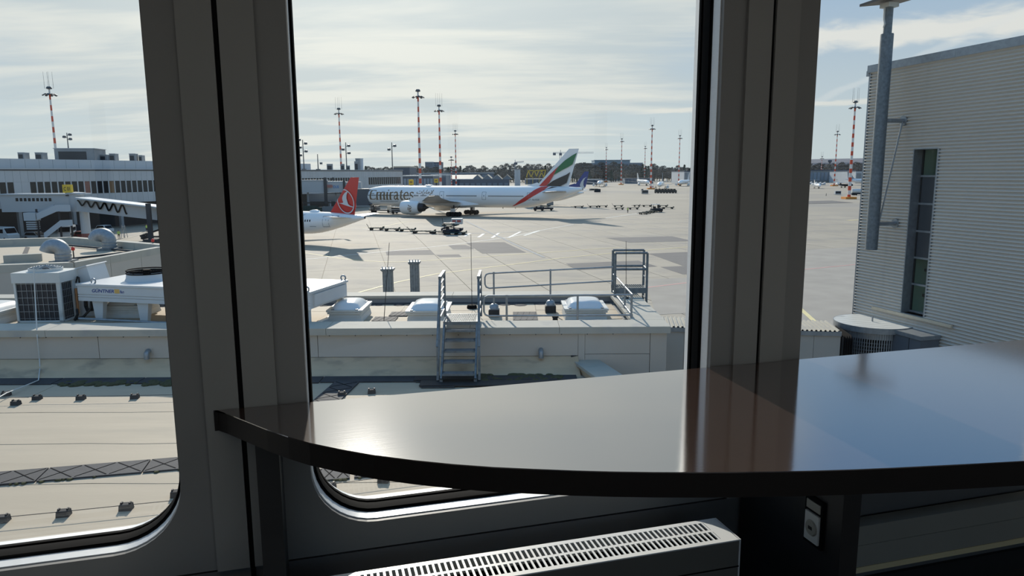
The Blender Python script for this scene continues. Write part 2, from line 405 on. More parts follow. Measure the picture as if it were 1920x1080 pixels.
# counter: straight along the window wall, the room side a long curve
def counter():
    t = thing('window_counter', 'dark brown wooden counter with a curved front edge under the lounge windows', 'counter')
    front = [PZ(x, y, 1.0) for x, y in [(401, 767), (425, 775), (450, 785), (475, 795), (500, 805), (540, 818.5), (580, 830), (640, 842.5), (700, 853), (775, 862.5), (850, 870), (925, 875.5), (1000, 879), (1075, 882), (1150, 884), (1225, 885), (1300, 885.3), (1375, 885), (1450, 884), (1525, 882.3), (1600, 880), (1675, 876.8), (1750, 873), (1835, 868.7), (1920, 864)]]
    W = lambda u, v: W0+WU*u+WN*v
    d = (front[-1]-front[-2]).normalized()
    front += [front[-1]+d*.5, front[-1]+d*1.2]
    back = [W(3.2, -.016), W(-1.530, -.016)]
    poly = [Vector((p.x, p.y, 0)) for p in front]+[Vector((p.x, p.y, 0)) for p in back]
    Mi = WM.inverted(); P = [Mi @ p for p in poly]
    fr = [Mi @ Vector((p.x, p.y, 0)) for p in front]
    for nm, mt, z0, z1 in (('counter_top', WOOD, .9975, 1.0), ('edge_band', EDGE, .9395, .9973)):
        m = MB(); m.loft([[(p.x, p.y, z0), (p.x, p.y, z1), (max(p.x, -1.530), -.016, z1), (max(p.x, -1.530), -.016, z0)] for p in fr]); o = m.build(nm, mt, t); o.matrix_world = WM
    m = MB(WM); m.box(.2, .262, -.515, -.02, 0, .939); m.build('support_panel', LAM, t)
    m = MB(WM); m.box(-1.412, -1.352, -.16, -.02, 0, .939); m.build('support_panel', LAM, t)
    m = MB(WM); m.box(2.6, 2.66, -.515, -.02, 0, .939); m.build('support_panel', LAM, t)
    m = MB(WM); m.box(.262, 2.6, -.05, -.02, .80, .939); m.build('apron_rail', LAM, t)
counter()
def socket():
    p = thing('power_socket', 'power socket plate on the counter support panel near the radiator', 'socket', M=WM)
    u = .2
    m = MB(); m.box(u-.010, u, -.446, -.368, .532, .685); m.build('back_box', BLACK, p)
    m = MB(); m.box(u-.013, u-.010, -.437, -.377, .645, .672); m.build('label_plate', TRUNK, p)
    m = MB(); m.box(u-.016, u-.010, -.438, -.377, .545, .636); m.build('socket_face', OFFW, p)
    m = MB(); m.lathe([(.001, 0), (.022, 0), (.025, .004), (.001, .004)], 20, (u-.0205, -.408, .59), 'x'); m.build('socket_ring', TRUNK, p)
    m = MB(); m.box(u-.0215, u-.0205, -.416, -.400, .585, .595); m.build('socket_hole', INK, p)
socket()
def lounge_fill_panels():  # unseen glowing panels added overhead to brighten the window frames
    for k, u in enumerate((-2.6, -.7, 1.2)):
        t = thing('fill_panel', 'added glowing fill panel under the unseen lounge ceiling, %s of three' % ('first', 'second', 'third')[k], 'fill light', M=WM @ Matrix.Translation((u, -1.7, 0)), group='added lounge fill panels')
        m = MB(); m.box(-.62, .62, -.32, -.3, ZTOP-.05, ZTOP); m.box(-.62, .62, .3, .32, ZTOP-.05, ZTOP); m.box(-.62, -.6, -.3, .3, ZTOP-.05, ZTOP); m.box(.6, .62, -.3, .3, ZTOP-.05, ZTOP); m.build('fill_panel_frame', ALU, t)
        m = MB(); m.box(-.6, .6, -.3, .3, ZTOP-.03, ZTOP-.02); m.build('fill_panel_face', mat('fill_panel_glow', (255, 250, 242), .5, emit=1.6), t)
lounge_fill_panels()
def radiator():
    t = thing('radiator', 'low white radiator with a slotted top grille under the window counter', 'radiator', M=WM)
    u0, u1, v0, v1, zt = -2.3, .010, -.301, -.155, .522
    m = MB(); m.box(u0, u1, v0, v0+.012, .1, zt-.004); m.build('front_plate', RADF, t)
    m = MB(); m.box(u0, u1, v0-.0015, v0, .43, .434); m.build('front_groove', BLACK, t)
    m = MB(); m.box(u0, u1, v1-.012, v1, .1, zt-.004); m.build('rear_plate', RADW, t)
    m = MB(); m.box(u1-.002, u1+.004, v0, v1, .1, zt); m.build('end_cap', RADW, t)
    m = MB(); m.box(u0, u1, v0+.013, v1-.013, .1, zt-.05); m.build('fin_block', BLACK, t)
    for u in (-1.9, -1.0, -.15): MB().box(u-.02, u+.02, v1, -.004, .3, .34).build('wall_bracket', DARKP, t)
    m = MB()
    for a, b in ((v0, v0+.019), (v0+.0665, v0+.0785), (v1-.019, v1)): m.box(u0, u1-.055, a, b, zt-.004, zt)
    m.box(u1-.055, u1, v0, v1, zt-.004, zt); m.build('grille_frame', RADW, t)
    bar = None
    us = [u1-.06-.0178*i for i in range(100)]
    for row, (a, b) in enumerate(((v0+.019, v0+.0665), (v0+.0785, v1-.019))):
        for u in us:
            if bar is None: bar = MB().box(-.0034, .0034, 0, b-a, -.004, 0).build('grille_bar', RADW, t); bar.location = (u, a, zt)
            else: share(bar, (u, a, zt), t)
radiator()
def trunking():
    t = thing('wall_trunking', 'grey cable trunking with a beige lower edge along the wall below the counter', 'trunking', M=WM)
    m = MB(); m.box(.3, 2.59, -.075, -.012, .276, .352); m.build('upper_cover', TRUNK, t)
    m = MB(); m.box(.3, 2.59, -.075, -.012, .188, .2745); m.build('lower_cover', TRUNK, t)
    m = MB(); m.box(.3, 2.59, -.0765, -.012, .164, .187); m.build('base_trim', BEIGE, t)
trunking()
# ================================================================== roofs below the windows
RZ, UZ, CZ = -2.50, -1.75, -1.55             # near roof, upper roof, coping level
LX = lambda Y: 1.27+(14.8-Y)*.2772           # inner side of the low parapet that ends the near roof
def near_roof():
    t = struct('roof')
    m = MB(); m.prism([(-30, .2, RZ-.01), (LX(.2)+.4, .2, RZ-.01), (LX(14.8)+.4, 14.8, RZ-.01), (-30, 14.8, RZ-.01)], (0, 0, -7.7)); m.build('roof_slab', CONCD, t)
    ys = [1.0, 1.8, 2.6, 3.4, 4.2, 5.0, 5.9, 6.8, 7.6, 8.4, 9.15, 9.87, 10.62, 11.35, 12.12, 13.01, 13.88, 14.8]
    for k, (a, b) in enumerate(zip(ys, ys[1:])):
        for x0, x1, q in ((-30, -9.2, 0), (-9.2, None, 1)):
            h = .004+.005*((k+q) % 2); n = 14
            xs = lambda Y: [lerp(x0, (LX(Y) if x1 is None else x1), i/n) for i in range(n+1)]
            w = lambda i, s: .018*math.sin(i*2.3+k*1.7)*(0 < i < n)
            A = [(x, a+.008+w(i, 0), RZ+h) for i, x in enumerate(xs(a))]; B = [(x, b+.012+.6*w(i+3, 1), RZ+h) for i, x in enumerate(xs(b))]
            m = MB()
            for i in range(n): m.prism([A[i], A[i+1], B[i+1], B[i]], (0, 0, -.012))
            m.build('membrane_sheet', MEMB, t)
    # bitumen gutter strip along the parapet foot, pieces end to end
    xs = [-30, -21, -15.2, -11.9, -9.3, -7.6, -5.6, -3.9, -1.4, LX(14.6)]
    for a, b in zip(xs, xs[1:]):
        m = MB(); m.box(a+.01, b-.01, 13.86+random.uniform(-.05, .03), 14.33, RZ+.012, RZ+.03); m.build('gutter_felt', FELT, t)
    m = MB()
    for i in range(70):
        x = -9.2+random.random()*3.4; y = 13.90+random.uniform(-.14, .12); s = random.uniform(.05, .14)
        m.lathe([(s, 0), (s*.8, .02), (s*.3, .03), (.001, .032)], 7, (x, y, RZ+.012))
    for i in range(36):
        x = -.9+random.random()*1.9; y = 14.1+random.uniform(-.25, .15); s = random.uniform(.06, .16)
        m.lathe([(s, 0), (s*.8, .02), (s*.3, .03), (.001, .032)], 7, (x, y, RZ+.03))
    m.build('moss_patch', MOSS, t, kind='stuff')
near_roof()
def mats():
    spec = []
    # strip that crosses the membrane obliquely, then the strip towards the stairs
    d = Vector((2.44, .52, 0)).normalized(); p = Vector((-11.83, 8.08, RZ+.012)); n = Vector((-d.y, d.x, 0))
    for k in range(2, 6): spec.append((p+d*(1.35*k), d, n, 1.33, .46))
    p2 = Vector((-2.86, 9.12, RZ+.012)); spec.append((p2+d*.06, d, n, .56, .40)); spec.append((p2+d*.68, d, n, 1.2, .42)); spec.append((p2+d*1.92, d, n, 1.2, .42))
    d2 = Vector((.10, 1.1, 0)).normalized(); n2 = Vector((-d2.y, d2.x, 0))
    p3 = Vector((-3.30, 11.52, RZ+.012))
    for k in range(2): spec.append((p3+d2*(1.16*k), d2, n2, 1.14, .50))
    for i, (o, d, n, l, w) in enumerate(spec):
        place = 'in the oblique strip across the pale roof' if i < 4 else ('below the counter beside two ballast blocks' if i < 7 else 'leading to the gutter at the parapet foot')
        M = Matrix.Identity(4)
        for a in range(3): M[a][0] = d[a]; M[a][1] = n[a]; M[a][3] = o[a]
        t = thing('walkway_mat', 'dark rubber mat '+place+(', %s from the pillar' % ('fourth', 'third', 'second', 'first')[i] if i < 4 else (', %s from the window pillar' % ('first', 'second', 'third')[i-4] if i < 7 else (', part before the shaded end' if i == 7 else ', shaded part'))), 'mat', M=M, group='walkway mats '+place)
        m = MB(); m.box(0, l, 0, w, 0, .022); m.build('mat_sheet', MATT, t)
        m = MB()
        for k in range(3):
            x0 = l*k/3
            m.bar((x0+.02, .03, .023), (x0+l/3-.02, w-.03, .023), .014, .006); m.bar((x0+.02, w-.03, .023), (x0+l/3-.02, .03, .023), .014, .006)
        m.build('mat_rib', BLACK, t)
        if i < 7:
            m = MB()
            for k in range(9):
                x = random.uniform(.05, l-.05); s = random.uniform(.02, .05); m.lathe([(s, 0), (s*.7, .018), (.002, .024)], 6, (x, -.01, 0))
            m.build('moss_fringe', MOSS, t, kind='stuff')
mats()
def blocks():
    pr = None
    rows = [((12, 742), (30, 759), 'between the parapet and the oblique mat'), ((70, 749), (152, 749), (253, 747), 'on the wire row near the parapet foot'), ((5, 978), (120, 967), (237, 955), (332, 930), 'on the row before the oblique mats'),
            ((641, 742), (697, 737), 'beside the mat that leads to the parapet'), ((619, 916), (719, 903), 'under the curved counter edge')]
    for r in rows:
        for ci, (x, y) in enumerate(r[:-1]):
            p = PZ(x, y, RZ+.009)
            if pr is None:
                pr = thing('ballast_block', '', 'block')
                m = MB(); m.loft([[(-.075, -.055, 0), (.075, -.055, 0), (.075, .055, 0), (-.075, .055, 0)], [(-.068, -.048, .075), (.068, -.048, .075), (.068, .048, .075), (-.068, .048, .075)]]); m.build('concrete_body', BLOCK, pr)
                m = MB(); m.box(-.062, -.04, -.02, .02, .075, .098); m.box(.04, .062, -.02, .02, .075, .098); m.build('wire_clip', DARKM, pr)
                o = pr
            else: o = copy_tree(pr)
            o.location = p; o.rotation_euler = (0, 0, random.uniform(-.1, .25))
            tag(o, 'small dark wire block %s, %s towards the stairs' % (r[-1], ('first', 'second', 'third', 'fourth')[ci]), group='wire blocks '+r[-1])
    def wire(label, pts):
        m = MB(); m.tube([PZ(x, y, RZ+h) for x, y, h in pts], .0045, 5); tag(m.build('lightning_wire', DARKM), label, 'wire')
    wire('thin lightning wire strung over blocks near the parapet foot', [(-60, 748, .11), (70, 744, .105), (152, 743.5, .105), (253, 741.5, .105), (345, 740, .10), (480, 739, .1)])
    wire('thin lightning wire over blocks in front of the oblique mat strip', [(-40, 974, .105), (5, 970, .105), (120, 959, .105), (237, 947, .105), (340, 937, .1), (480, 924, .10), (619, 908, .105), (719, 895, .105), (860, 879, .1)])
    m = MB(); m.tube([PY(63, 500, 15.2), PY(66, 560, 15.1), PY(70, 632, 14.68), PY(74, 672, 14.74), PZ(75, 690, -2.35), PZ(72, 713, RZ+.05), PZ(40, 726, RZ+.08), PZ(12, 737, RZ+.1), PZ(-20, 755, RZ+.1)], .012, 6)
    t = m.build('conductor_rod', OFFW); tag(t, 'pale lightning conductor running down the parapet and out over the roof', 'rod')
    m = MB(); m.bar(PY(70, 634, 14.72), PY(104, 624, 14.74), .03, .02); m.build('wall_bracket', GALV, t)
blocks()

def parapet_building():
    t = struct('wall_parapet')
    X0, X1 = -34.0, 3.30
    m = MB(); m.box(X0, X1-.06, 14.86, 18.72, GZ, UZ-.02); m.box(X0, X1-.06, 18.72, 19.2, GZ, CZ-.05); m.box(2.72, X1-.06, 15, 19, GZ, CZ-.05); m.box(X0, X1-.06, 14.86, 15.3, UZ-.1, CZ-.06); m.build('core', CONCD, t)
    # coping in segments
    js = [X0, -25, -19, -14.2, -9.9, -7.0, -3.95, -.9, 1.0, X1+.06]
    for a, b in zip(js, js[1:]):
        m = MB(); m.prism([(a+.004, 14.70, CZ-.155), (a+.004, 14.70, CZ-.01), (a+.004, 15.38, CZ), (a+.004, 15.38, CZ-.1), (a+.004, 14.80, CZ-.1), (a+.004, 14.80, CZ-.155)], (b-a-.008, 0, 0)); m.build('coping', COPE, t)
    js = [X0, -24, -16, -11, -6.2, -1.6, 2.7]
    for a, b in zip(js, js[1:]):
        m = MB(); m.box(a+.004, b-.004, 18.70, 19.32, CZ-.07, CZ); m.build('coping', COPE, t)
    for a, b in ((15.386, 17.1), (17.108, 18.6), (18.608, 19.33)):
        m = MB(); m.box(2.62, X1+.07, a, b, CZ-.07, CZ+.001); m.build('coping', COPE, t)
    # cladding panels of the front face: upper row, lower band, panels lower down at the end
    js = [X0, -28, -22, -16.8, -12.2, -8.82, -8.10, -4.16, .0, 1.43, 2.97, X1]
    js = [X0, -28, -22, -16.8, -12.2, -8.85, -4.16, 1.41]
    for a, b in zip(js, js[1:]):
        m = MB(); m.box(a+.006, b-.006, 14.80, 14.86, -2.205, CZ-.12); m.build('wall_panel', PANG, t)
        m = MB(); m.prism([(a, 14.86, -2.215), (a, 14.80, -2.215), (a, 14.50, -2.38), (a, 14.48, -2.39), (a, 14.16, RZ), (a, 14.86, RZ)], (b-a, 0, 0)); m.build('lower_band', BAND, t)
    m = MB(); m.box(1.41, 1.55, 14.79, 14.86, -2.3, CZ-.12); m.build('cover_strip', PANG, t)
    for z0, z1 in ((-2.17, CZ-.12), (-3.2, -2.18), (-4.3, -3.21), (-5.4, -4.31), (-6.5, -5.41), (-8.4, -6.51), (GZ, -8.41)):
        m = MB(); m.box(1.556, 2.94, 14.80, 14.86, z0, z1); m.build('wall_panel', PANG, t)
    m = MB(); m.box(2.952, X1, 14.80, 14.9, GZ, CZ-.12); m.build('corner_panel', PANG, t)
    m = MB(); m.box(X1-.06, X1, 14.9, 19.2, GZ, CZ-.1); m.build('side_panel', PANG, t)
    m = MB()
    for i in range(34): m.cyl((-16+i*.55, 14.79, -1.735), (-16+i*.55, 14.80, -1.735), .012, n=6)
    m.build('screw_head', DARKM, t, kind='stuff')
    # upper roof surface: membrane lengths
    xs = [X0, -26, -20, -15, -12, -9.4, -6.6, -4.6, -2.8, -1.0, .6, 2.62]
    for k, (a, b) in enumerate(zip(xs, xs[1:])):
        for c, d in ((15.3, 16.5), (16.508, 17.6), (17.608, 18.7)):
            m = MB(); m.box(a+.004, b-.004, c, d, UZ-.03, UZ-.004+.004*((k+int(c)) % 2)); m.build('membrane_sheet', MEMB, t)
    m = MB(); m.box(X0, 2.6, 18.5, 18.70, UZ, UZ+.012)
    for i in range(60):
        x = random.uniform(-12, 2.4); s = random.uniform(.05, .2); m.lathe([(s, 0), (s*.6, .012), (.002, .014)], 7, (x, 18.45+random.uniform(-.12, .1), UZ))
    m.build('damp_stain', FELT, t, kind='stuff')
parapet_building()
def spouts():
    for i, (x, y, lab) in enumerate(((280, 663, 'below the dry cooler'), (1014, 661, 'on the panel between the stairs and the low parapet'))):
        p = PY(x, y, 14.8); t = thing('overflow_spout', 'short bent grey drain spout '+lab, 'pipe', p)
        m = MB(); m.box(-.085, .085, -.012, 0, -.03, .12); m.build('flange', PANG, t)
        m = MB(); m.tube([(0, -.0, .06), (0, -.06, .06), (0, -.11, .03), (0, -.12, -.03), (0, -.12, -.09)], .055, 12); m.build('bent_pipe', GALV, t, True)
spouts()
def ledge():
    M = Matrix.Translation((LX(14.8), 14.8, 0)) @ Matrix.Rotation(math.atan2(-.9636, .2672), 4, 'Z')
    t = struct('trim_low_parapet', M)
    m = MB(); m.box(0, 11.6, .05, .52, GZ, -2.36); m.build('core', BAND, t)
    for a, b in ((.02, .62), (.626, 1.25), (1.256, 3.2), (3.206, 6), (6.006, 9), (9.006, 11.6)):
        m = MB(); m.box(a, b, 0, .57, -2.36, -2.30); m.build('coping', COPE, t)
    m = MB(); m.prism([(.0, -.02, -2.30), (.0, .59, -2.30), (.0, .59, -2.2), (.0, .50, -2.2), (.0, .48, -2.27), (.0, .2, -2.27), (.0, .18, -2.2), (.0, -.02, -2.2)], (.03, 0, 0)); m.build('flashing', DARKM, t)
ledge()
def stairs():
    t = thing('access_stairs', 'blue-grey galvanised steel stairs climbing over the parapet, with handrails', 'stairs')
    zs = [-1.575, -1.75, -1.925, -2.10, -2.275]; yf = [14.50, 14.34, 14.14, 13.94, 13.66]
    xl = [PY(a, b, c).x for (a, b), c in zip(((834, 620), (832, 640), (829.5, 660), (827.5, 680), (825.5, 703)), yf)]
    xr = [PY(a, b, c).x for (a, b), c in zip(((893.5, 620), (893.5, 640), (893, 660), (892, 680), (891, 703)), yf)]
    x0 = sum(xl)/5; x1 = sum(xr)/5
    for z, y in zip(zs, yf):
        q = MB(); q.box(x0+.03, x1-.03, y, y+.22, z-.035, z); s = q.build('tread', GALVD, t)
        q = MB()
        for k in range(7): q.box(x0+.06, x1-.06, y+.02+k*.028, y+.03+k*.028, z, z+.004)
        q.build('grip_rib', GALV, s)
    zp = -1.40
    s = MB(); s.box(x0-.02, x1+.02, 14.58, 14.62, zp-.07, zp); s.box(x0-.02, x1+.02, 15.42, 15.46, zp-.07, zp); s.box(x0-.02, x0+.02, 14.62, 15.42, zp-.07, zp); s.box(x1-.02, x1+.02, 14.62, 15.42, zp-.07, zp)
    pf = s.build('platform_frame', GALVD, t)
    s = MB()
    for k in range(26):
        x = lerp(x0+.03, x1-.03, k/25); s.box(x-.005, x+.005, 14.62, 15.42, zp-.03, zp)
    for k in range(6): s.box(x0+.02, x1-.02, 14.68+k*.13, 14.69+k*.13, zp-.02, zp-.003)
    s.build('platform_grating', GALVD, pf)
    for x in (x0, x1):
        sg = -1 if x == x0 else 1
        s = MB(); s.bar((x, 14.64, zp-.09), (x, 13.74, -2.42), .04, .16, (0, 1, 0)); s.build('stringer', GALVD, t)
        xo = x+sg*.055
        s = MB(); s.bar((xo+sg*.02, 13.80, -2.44), (xo, 14.46, -.46), .05, .05); s.build('handrail_post', GALVD, t)
        s = MB(); s.bar((xo, 15.38, zp-.05), (xo, 15.38, -.46), .05, .05); s.build('handrail_post', GALVD, t)
        s = MB(); s.bar((xo, 14.42, -.45), (xo, 15.41, -.45), .06, .06); s.build('handrail', GALVD, t)
        s = MB(); s.bar((xo, 14.46, -.5), (xo+sg*.02, 13.80, -1.75), .04, .04); s.bar((xo+sg*.02, 13.80, -1.75), (xo+sg*.02, 13.86, -2.42), .035, .035); s.build('handrail', GALVD, t)
        for k in range(5):
            z = zp+.14+k*.165; s = MB(); s.bar((xo, 14.44-.06*(k < 2), z), (xo, 15.38, z), .022, .03); s.build('guard_bar', GALV, t)
        s = MB(); s.box(x-.03, x+.03, 13.70, 13.9, -2.445, -2.40); s.build('foot', GALVD, t)
    for a, b, c, d, n in ((PZ(786, 724, -2.47).x, 1.06, 13.48, 13.84, 'front'), (-2.0, .9, 13.86, 14.14, 'rear')):
        pl = thing('support_plank', 'dark %s plank lying under the foot of the steel stairs' % ('broad outer' if n == 'front' else 'inner'), 'plank')
        m = MB(); m.box(a, b, c, d, RZ+.03, -2.446); m.build('board', DARKM, pl)
        m = MB(); m.box(a+.05, a+.7, c-.05, d-.08, RZ+.012, RZ+.03); m.box(b-.9, b-.2, c+.02, d-.08, RZ+.012, RZ+.03); m.build('packing', BLOCK, pl)
stairs()
def guard_rail():
    t = thing('guard_rail', 'long galvanised guard rail around the skylight roof beyond the stairs', 'railing')
    yF, zt, zl = 15.6, -1.03, -1.49
    xa, xb = PY(907, 555, yF).x, PY(1186, 555, yF).x
    r = .1; m = MB(); m.tube([(xb, yF, zt), (xa+r, yF, zt), (xa+.03, yF, zt-.03), (xa, yF, zt-r), (xa, yF, zl+r), (xa+.03, yF, zl+.03), (xa+r, yF, zl), (xb, yF, zl)], .021, 8); m.build('rail', GALV, t, True)
    for px in (950, 1083): 
        x = PY(px, 580, yF).x; m = MB(); m.cyl((x, yF, UZ), (x, yF, zt+.02), .024, n=8); m.build('rail_post', GALV, t)
    m = MB(); m.cyl((xb-.02, yF, UZ), (xb-.02, yF, zt+.02), .026, n=8); m.build('rail_post', GALV, t)
    x2, y2 = PZ(1152, 516, zt).x, 18.85
    for z in (zt, zl): m = MB(); m.tube([(xb, yF, z), (x2, y2, z)], .021, 8); m.build('rail', GALV, t, True)
    xm, ym = lerp(xb, x2, .35), lerp(yF, y2, .35); m = MB(); m.cyl((xm, ym, UZ), (xm, ym, zt+.03), .026, n=8); m.build('rail_post', GALV, t)
    yB = 16.9; zt, zl = -.71, -1.07
    xa, xb = PY(909, 513, yB).x, PY(1150, 506, yB).x
    m = MB(); m.tube([(xb+.12, yB+.9, zt+.02), (xa+r, yB, zt), (xa+.03, yB, zt-.03), (xa, yB, zt-r), (xa, yB, zl+r), (xa+.03, yB, zl+.03), (xa+r, yB, zl), (xb+.12, yB+.9, zl+.02)], .019, 8); m.build('rail', GALV, t, True)
    for px in (926, 1034):
        x = PY(px, 545, yB).x; u = .0 if px < 1000 else .45
        m = MB(); m.cyl((x, yB+u, UZ+.2), (x, yB+u, zt+.04), .022, n=8); m.build('rail_post', GALV, t)
        m = MB(); m.box(x-.13, x+.13, yB+u-.16, yB+u+.14, UZ, UZ+.17); w = m.build('counterweight', DARKM, t)
        m = MB(); m.prism([(x-.12, yB+u-.12, UZ+.17), (x+.12, yB+u-.12, UZ+.17), (x+.12, yB+u+.12, UZ+.17), (x-.12, yB+u+.12, UZ+.17)], (0, 0, .02)); m.lathe([(.115, .19), (.105, .26), (.06, .30), (.001, .305)], 14, (x, yB+u, UZ)); m.build('weight_cap', GALV, w, True)
guard_rail()
def ladder_frame():
    t = thing('roof_ladder_platform', 'dark blue steel ladder platform with cage rails at the far roof corner', 'ladder')
    yA, yB = 18.35, 19.05; xA0, xA1 = PY(1153.5, 500, yA).x, PY(1213.5, 500, yA).x; ztop, zm, zp = PY(1180, 474.5, yA).z, PY(1180, 505, yA).z, PY(1180, 541, yA).z
    sh = PY(1149, 500, yB).x
    xB0, xB1 = sh, PY(1207, 500, yB).x
    for x, y, z0 in ((xA0, yA, UZ), (xB0, yB, CZ), (xA1, yA, CZ-2.4), (xB1, yB, CZ-2.4)):
        m = MB(); m.cyl((x, y, z0), (x, y, ztop), .032, n=8); m.build('post', GALVD, t)
    for z in (ztop, zm):
        for p, q in (((xA0, yA), (xA1, yA)), ((xB0, yB), (xB1, yB))): m = MB(); m.cyl((*p, z), (*q, z), .03, n=8); m.build('rail', GALVD, t)
    m = MB(); m.cyl((xA1, yA, zm), (xB1, yB, zm), .026, n=8); m.build('rail', GALVD, t)
    m = MB(); m.box(xA0+.02, xA1+.02, yA-.03, yA+.01, zp-.12, zp+.02); m.box(xA0, xA1, yB-.02, yB+.02, zp-.1, zp); m.build('platform_frame', GALVD, t)
    m = MB()
    for k in range(14):
        x = lerp(xA0+.06, xA1-.04, k/13); m.box(x-.008, x+.008, yA, yB, zp-.03, zp)
    m.build('platform_grating', GALVD, t)
    for k in range(8):
        z = zm-.25-.28*k; m = MB(); m.cyl((xA1, yA, z), (xB1, yB, z), .016, n=6); m.build('rung', GALV, t)
ladder_frame()
def skylight(x0, x1, y0, y1, lab):
    t = thing('dome_skylight', lab, 'skylight', ((x0+x1)/2, (y0+y1)/2, UZ)); a, b = (x1-x0)/2, (y1-y0)/2
    m = MB(); m.loft([[(-a, -b, 0), (a, -b, 0), (a, b, 0), (-a, b, 0)], [(-a+.04, -b+.04, .2), (a-.04, -b+.04, .2), (a-.04, b-.04, .2), (-a+.04, b-.04, .2)]]); m.build('curb', OFFW, t)
    for z, s in ((.09, .02), (.2, .0), (.252, -.02)):
        m = MB(); m.box(-a+s, a-s, -b+s, b-s, z, z+.045); m.build('frame_rim', OFFW, t)
    n = 12; rings = []
    m = MB(); vs = []; fs = []
    for j in range(n+1):
        for i in range(n+1):
            p, q = 2*i/n-1, 2*j/n-1; h = .16*((1-p**4)*(1-q**4))**.5
            vs.append((p*(a-.07), q*(b-.07), .297+h))
    for j in range(n):
        for i in range(n): fs.append((j*(n+1)+i, j*(n+1)+i+1, (j+1)*(n+1)+i+1, (j+1)*(n+1)+i))
    m.add(vs, fs); m.build('dome', DOME, t, True)
    m = MB()
    for sx in (-1, 1):
        for sy in (-1, 1): m.box(sx*(a-.12)-.03, sx*(a-.12)+.03, sy*(b-.03)-.03, sy*(b-.03)+.03, .24, .32)
    m.build('clamp', GALV, t)
skylight(-4.30, -3.50, 16.2, 17.35, 'white dome skylight beside the end of the dry cooler')
skylight(-2.44, -1.50, 16.05, 17.2, 'white dome skylight half hidden by the steel stairs')
skylight(1.23, 2.22, 16.2, 17.3, 'white dome skylight inside the guard rail by the roof corner')
skylight(-9.95, -9.0, 16.9, 17.9, 'white dome skylight behind the black hoses under the dry cooler')
skylight(-13.4, -11.95, 15.7, 17.4, 'white dome skylight beside the condenser unit')
def roof_bits():
    for x0, x1, y0, y1, lab in ((-3.3, -2.75, 16.3, 16.8, 'first of the dark felt mats between two dome skylights'), (-3.0, -2.55, 16.9, 17.4, 'farther dark felt mat between two dome skylights'), (-.0, .62, 15.75, 16.2, 'dark felt mat under the front guard rail'), (.02, .6, 16.3, 17.3, 'dark felt mat farther from the front guard rail')):
        m = MB(); m.box(x0, x1, y0, y1, UZ, UZ+.02)
        for k in range(4): m.bar((x0+.02+k*(x1-x0)/4, y0+.02, UZ+.022), (x0+.02+(k+1)*(x1-x0)/4-.04, y1-.02, UZ+.022), .02, .006)
        tag(m.build('felt_mat', MATT), lab, 'mat')
    p = PZ(885, 578, UZ); t = thing('rod_base', 'thin lightning rod on a black round base beside the steel stairs', 'rod', p)
    m = MB(); m.lathe([(.13, 0), (.13, .05), (.11, .09), (.001, .095)], 16); m.build('round_base', BLACK, t)
    h = PY(886.5, 440, p.y).z-p.z; m = MB(); m.cyl((0, 0, .09), (0, 0, h), .009, .006, n=6); m.build('rod', DARKM, t)
    for bx, by, ty, lab in ((719.5, 606, 455, 'tall thin lightning rod before the square vent columns'), (1058, 570, 452, 'thin lightning rod at the ladder platform')):
        p = PZ(bx, by, UZ) if by > 590 else PZ(bx, by, UZ); px = bx+(4 if bx < 1000 else 0)
        if bx > 1000: p = PZ(1174, 560, CZ)
        t = thing('lightning_rod', lab, 'rod', p); q = PY(730 if bx < 1000 else 1174, ty, p.y)
        m = MB(); m.cyl((0, 0, 0), (q.x-p.x, 0, q.z-p.z), .009, .006, n=6); m.build('rod', DARKM, t); m = MB(); m.lathe([(.07, 0), (.07, .04), (.001, .06)], 10); m.build('round_base', BLOCK, t)
    p = PZ(1041, 603, UZ); t = thing('roof_vent_pipe', 'small black vent pipe between felt mat and skylight', 'pipe', p); m = MB(); m.lathe([(.06, 0), (.06, .09), (.075, .1), (.075, .16), (.001, .17)], 12); m.build('pipe', BLACK, t)
    a, b = PZ(1085, 603, UZ+.08), PZ(1170, 603, UZ+.08); m = MB(); m.cyl(a, b, .045, n=10); tag(m.build('conduit', GALV), 'grey conduit lying behind the front coping below the guard rail', 'pipe')
    for (cx, w, yt, lab) in ((727, 17.5, 506, 'shorter grey square vent column behind the roof'), (777, 16, 493, 'taller grey square vent column behind the roof')):
        Y = 21.0; c = PY(cx, yt, Y); t = thing('vent_column', lab, 'vent column', (c.x, Y, GZ)); w = w/1331*21/2; h = c.z-GZ
        m = MB(); m.box(-w, w, -w, w, 0, h); m.build('shaft', GALVD, t)
        for k in (-1, 0, 1): m = MB(); m.box(k*w*.62-.006, k*w*.62+.006, -w-.005, -w, 0, h); m.build('seam_rib', GALV, t)
        m = MB(); m.box(-w*1.35, w*1.35, -w*1.35, w*1.35, h, h+.05); m.box(-w*1.2, w*1.2, -w*1.2, w*1.2, h-.03, h); m.build('cap', GALVD, t)
        for k in (-1, -.3, .4, 1): m = MB(); m.cyl((k*w, -w*.8, h+.05), (k*w, -w*.8, h+.12), .02, n=6); m.build('bolt', OFFW, t)
roof_bits()
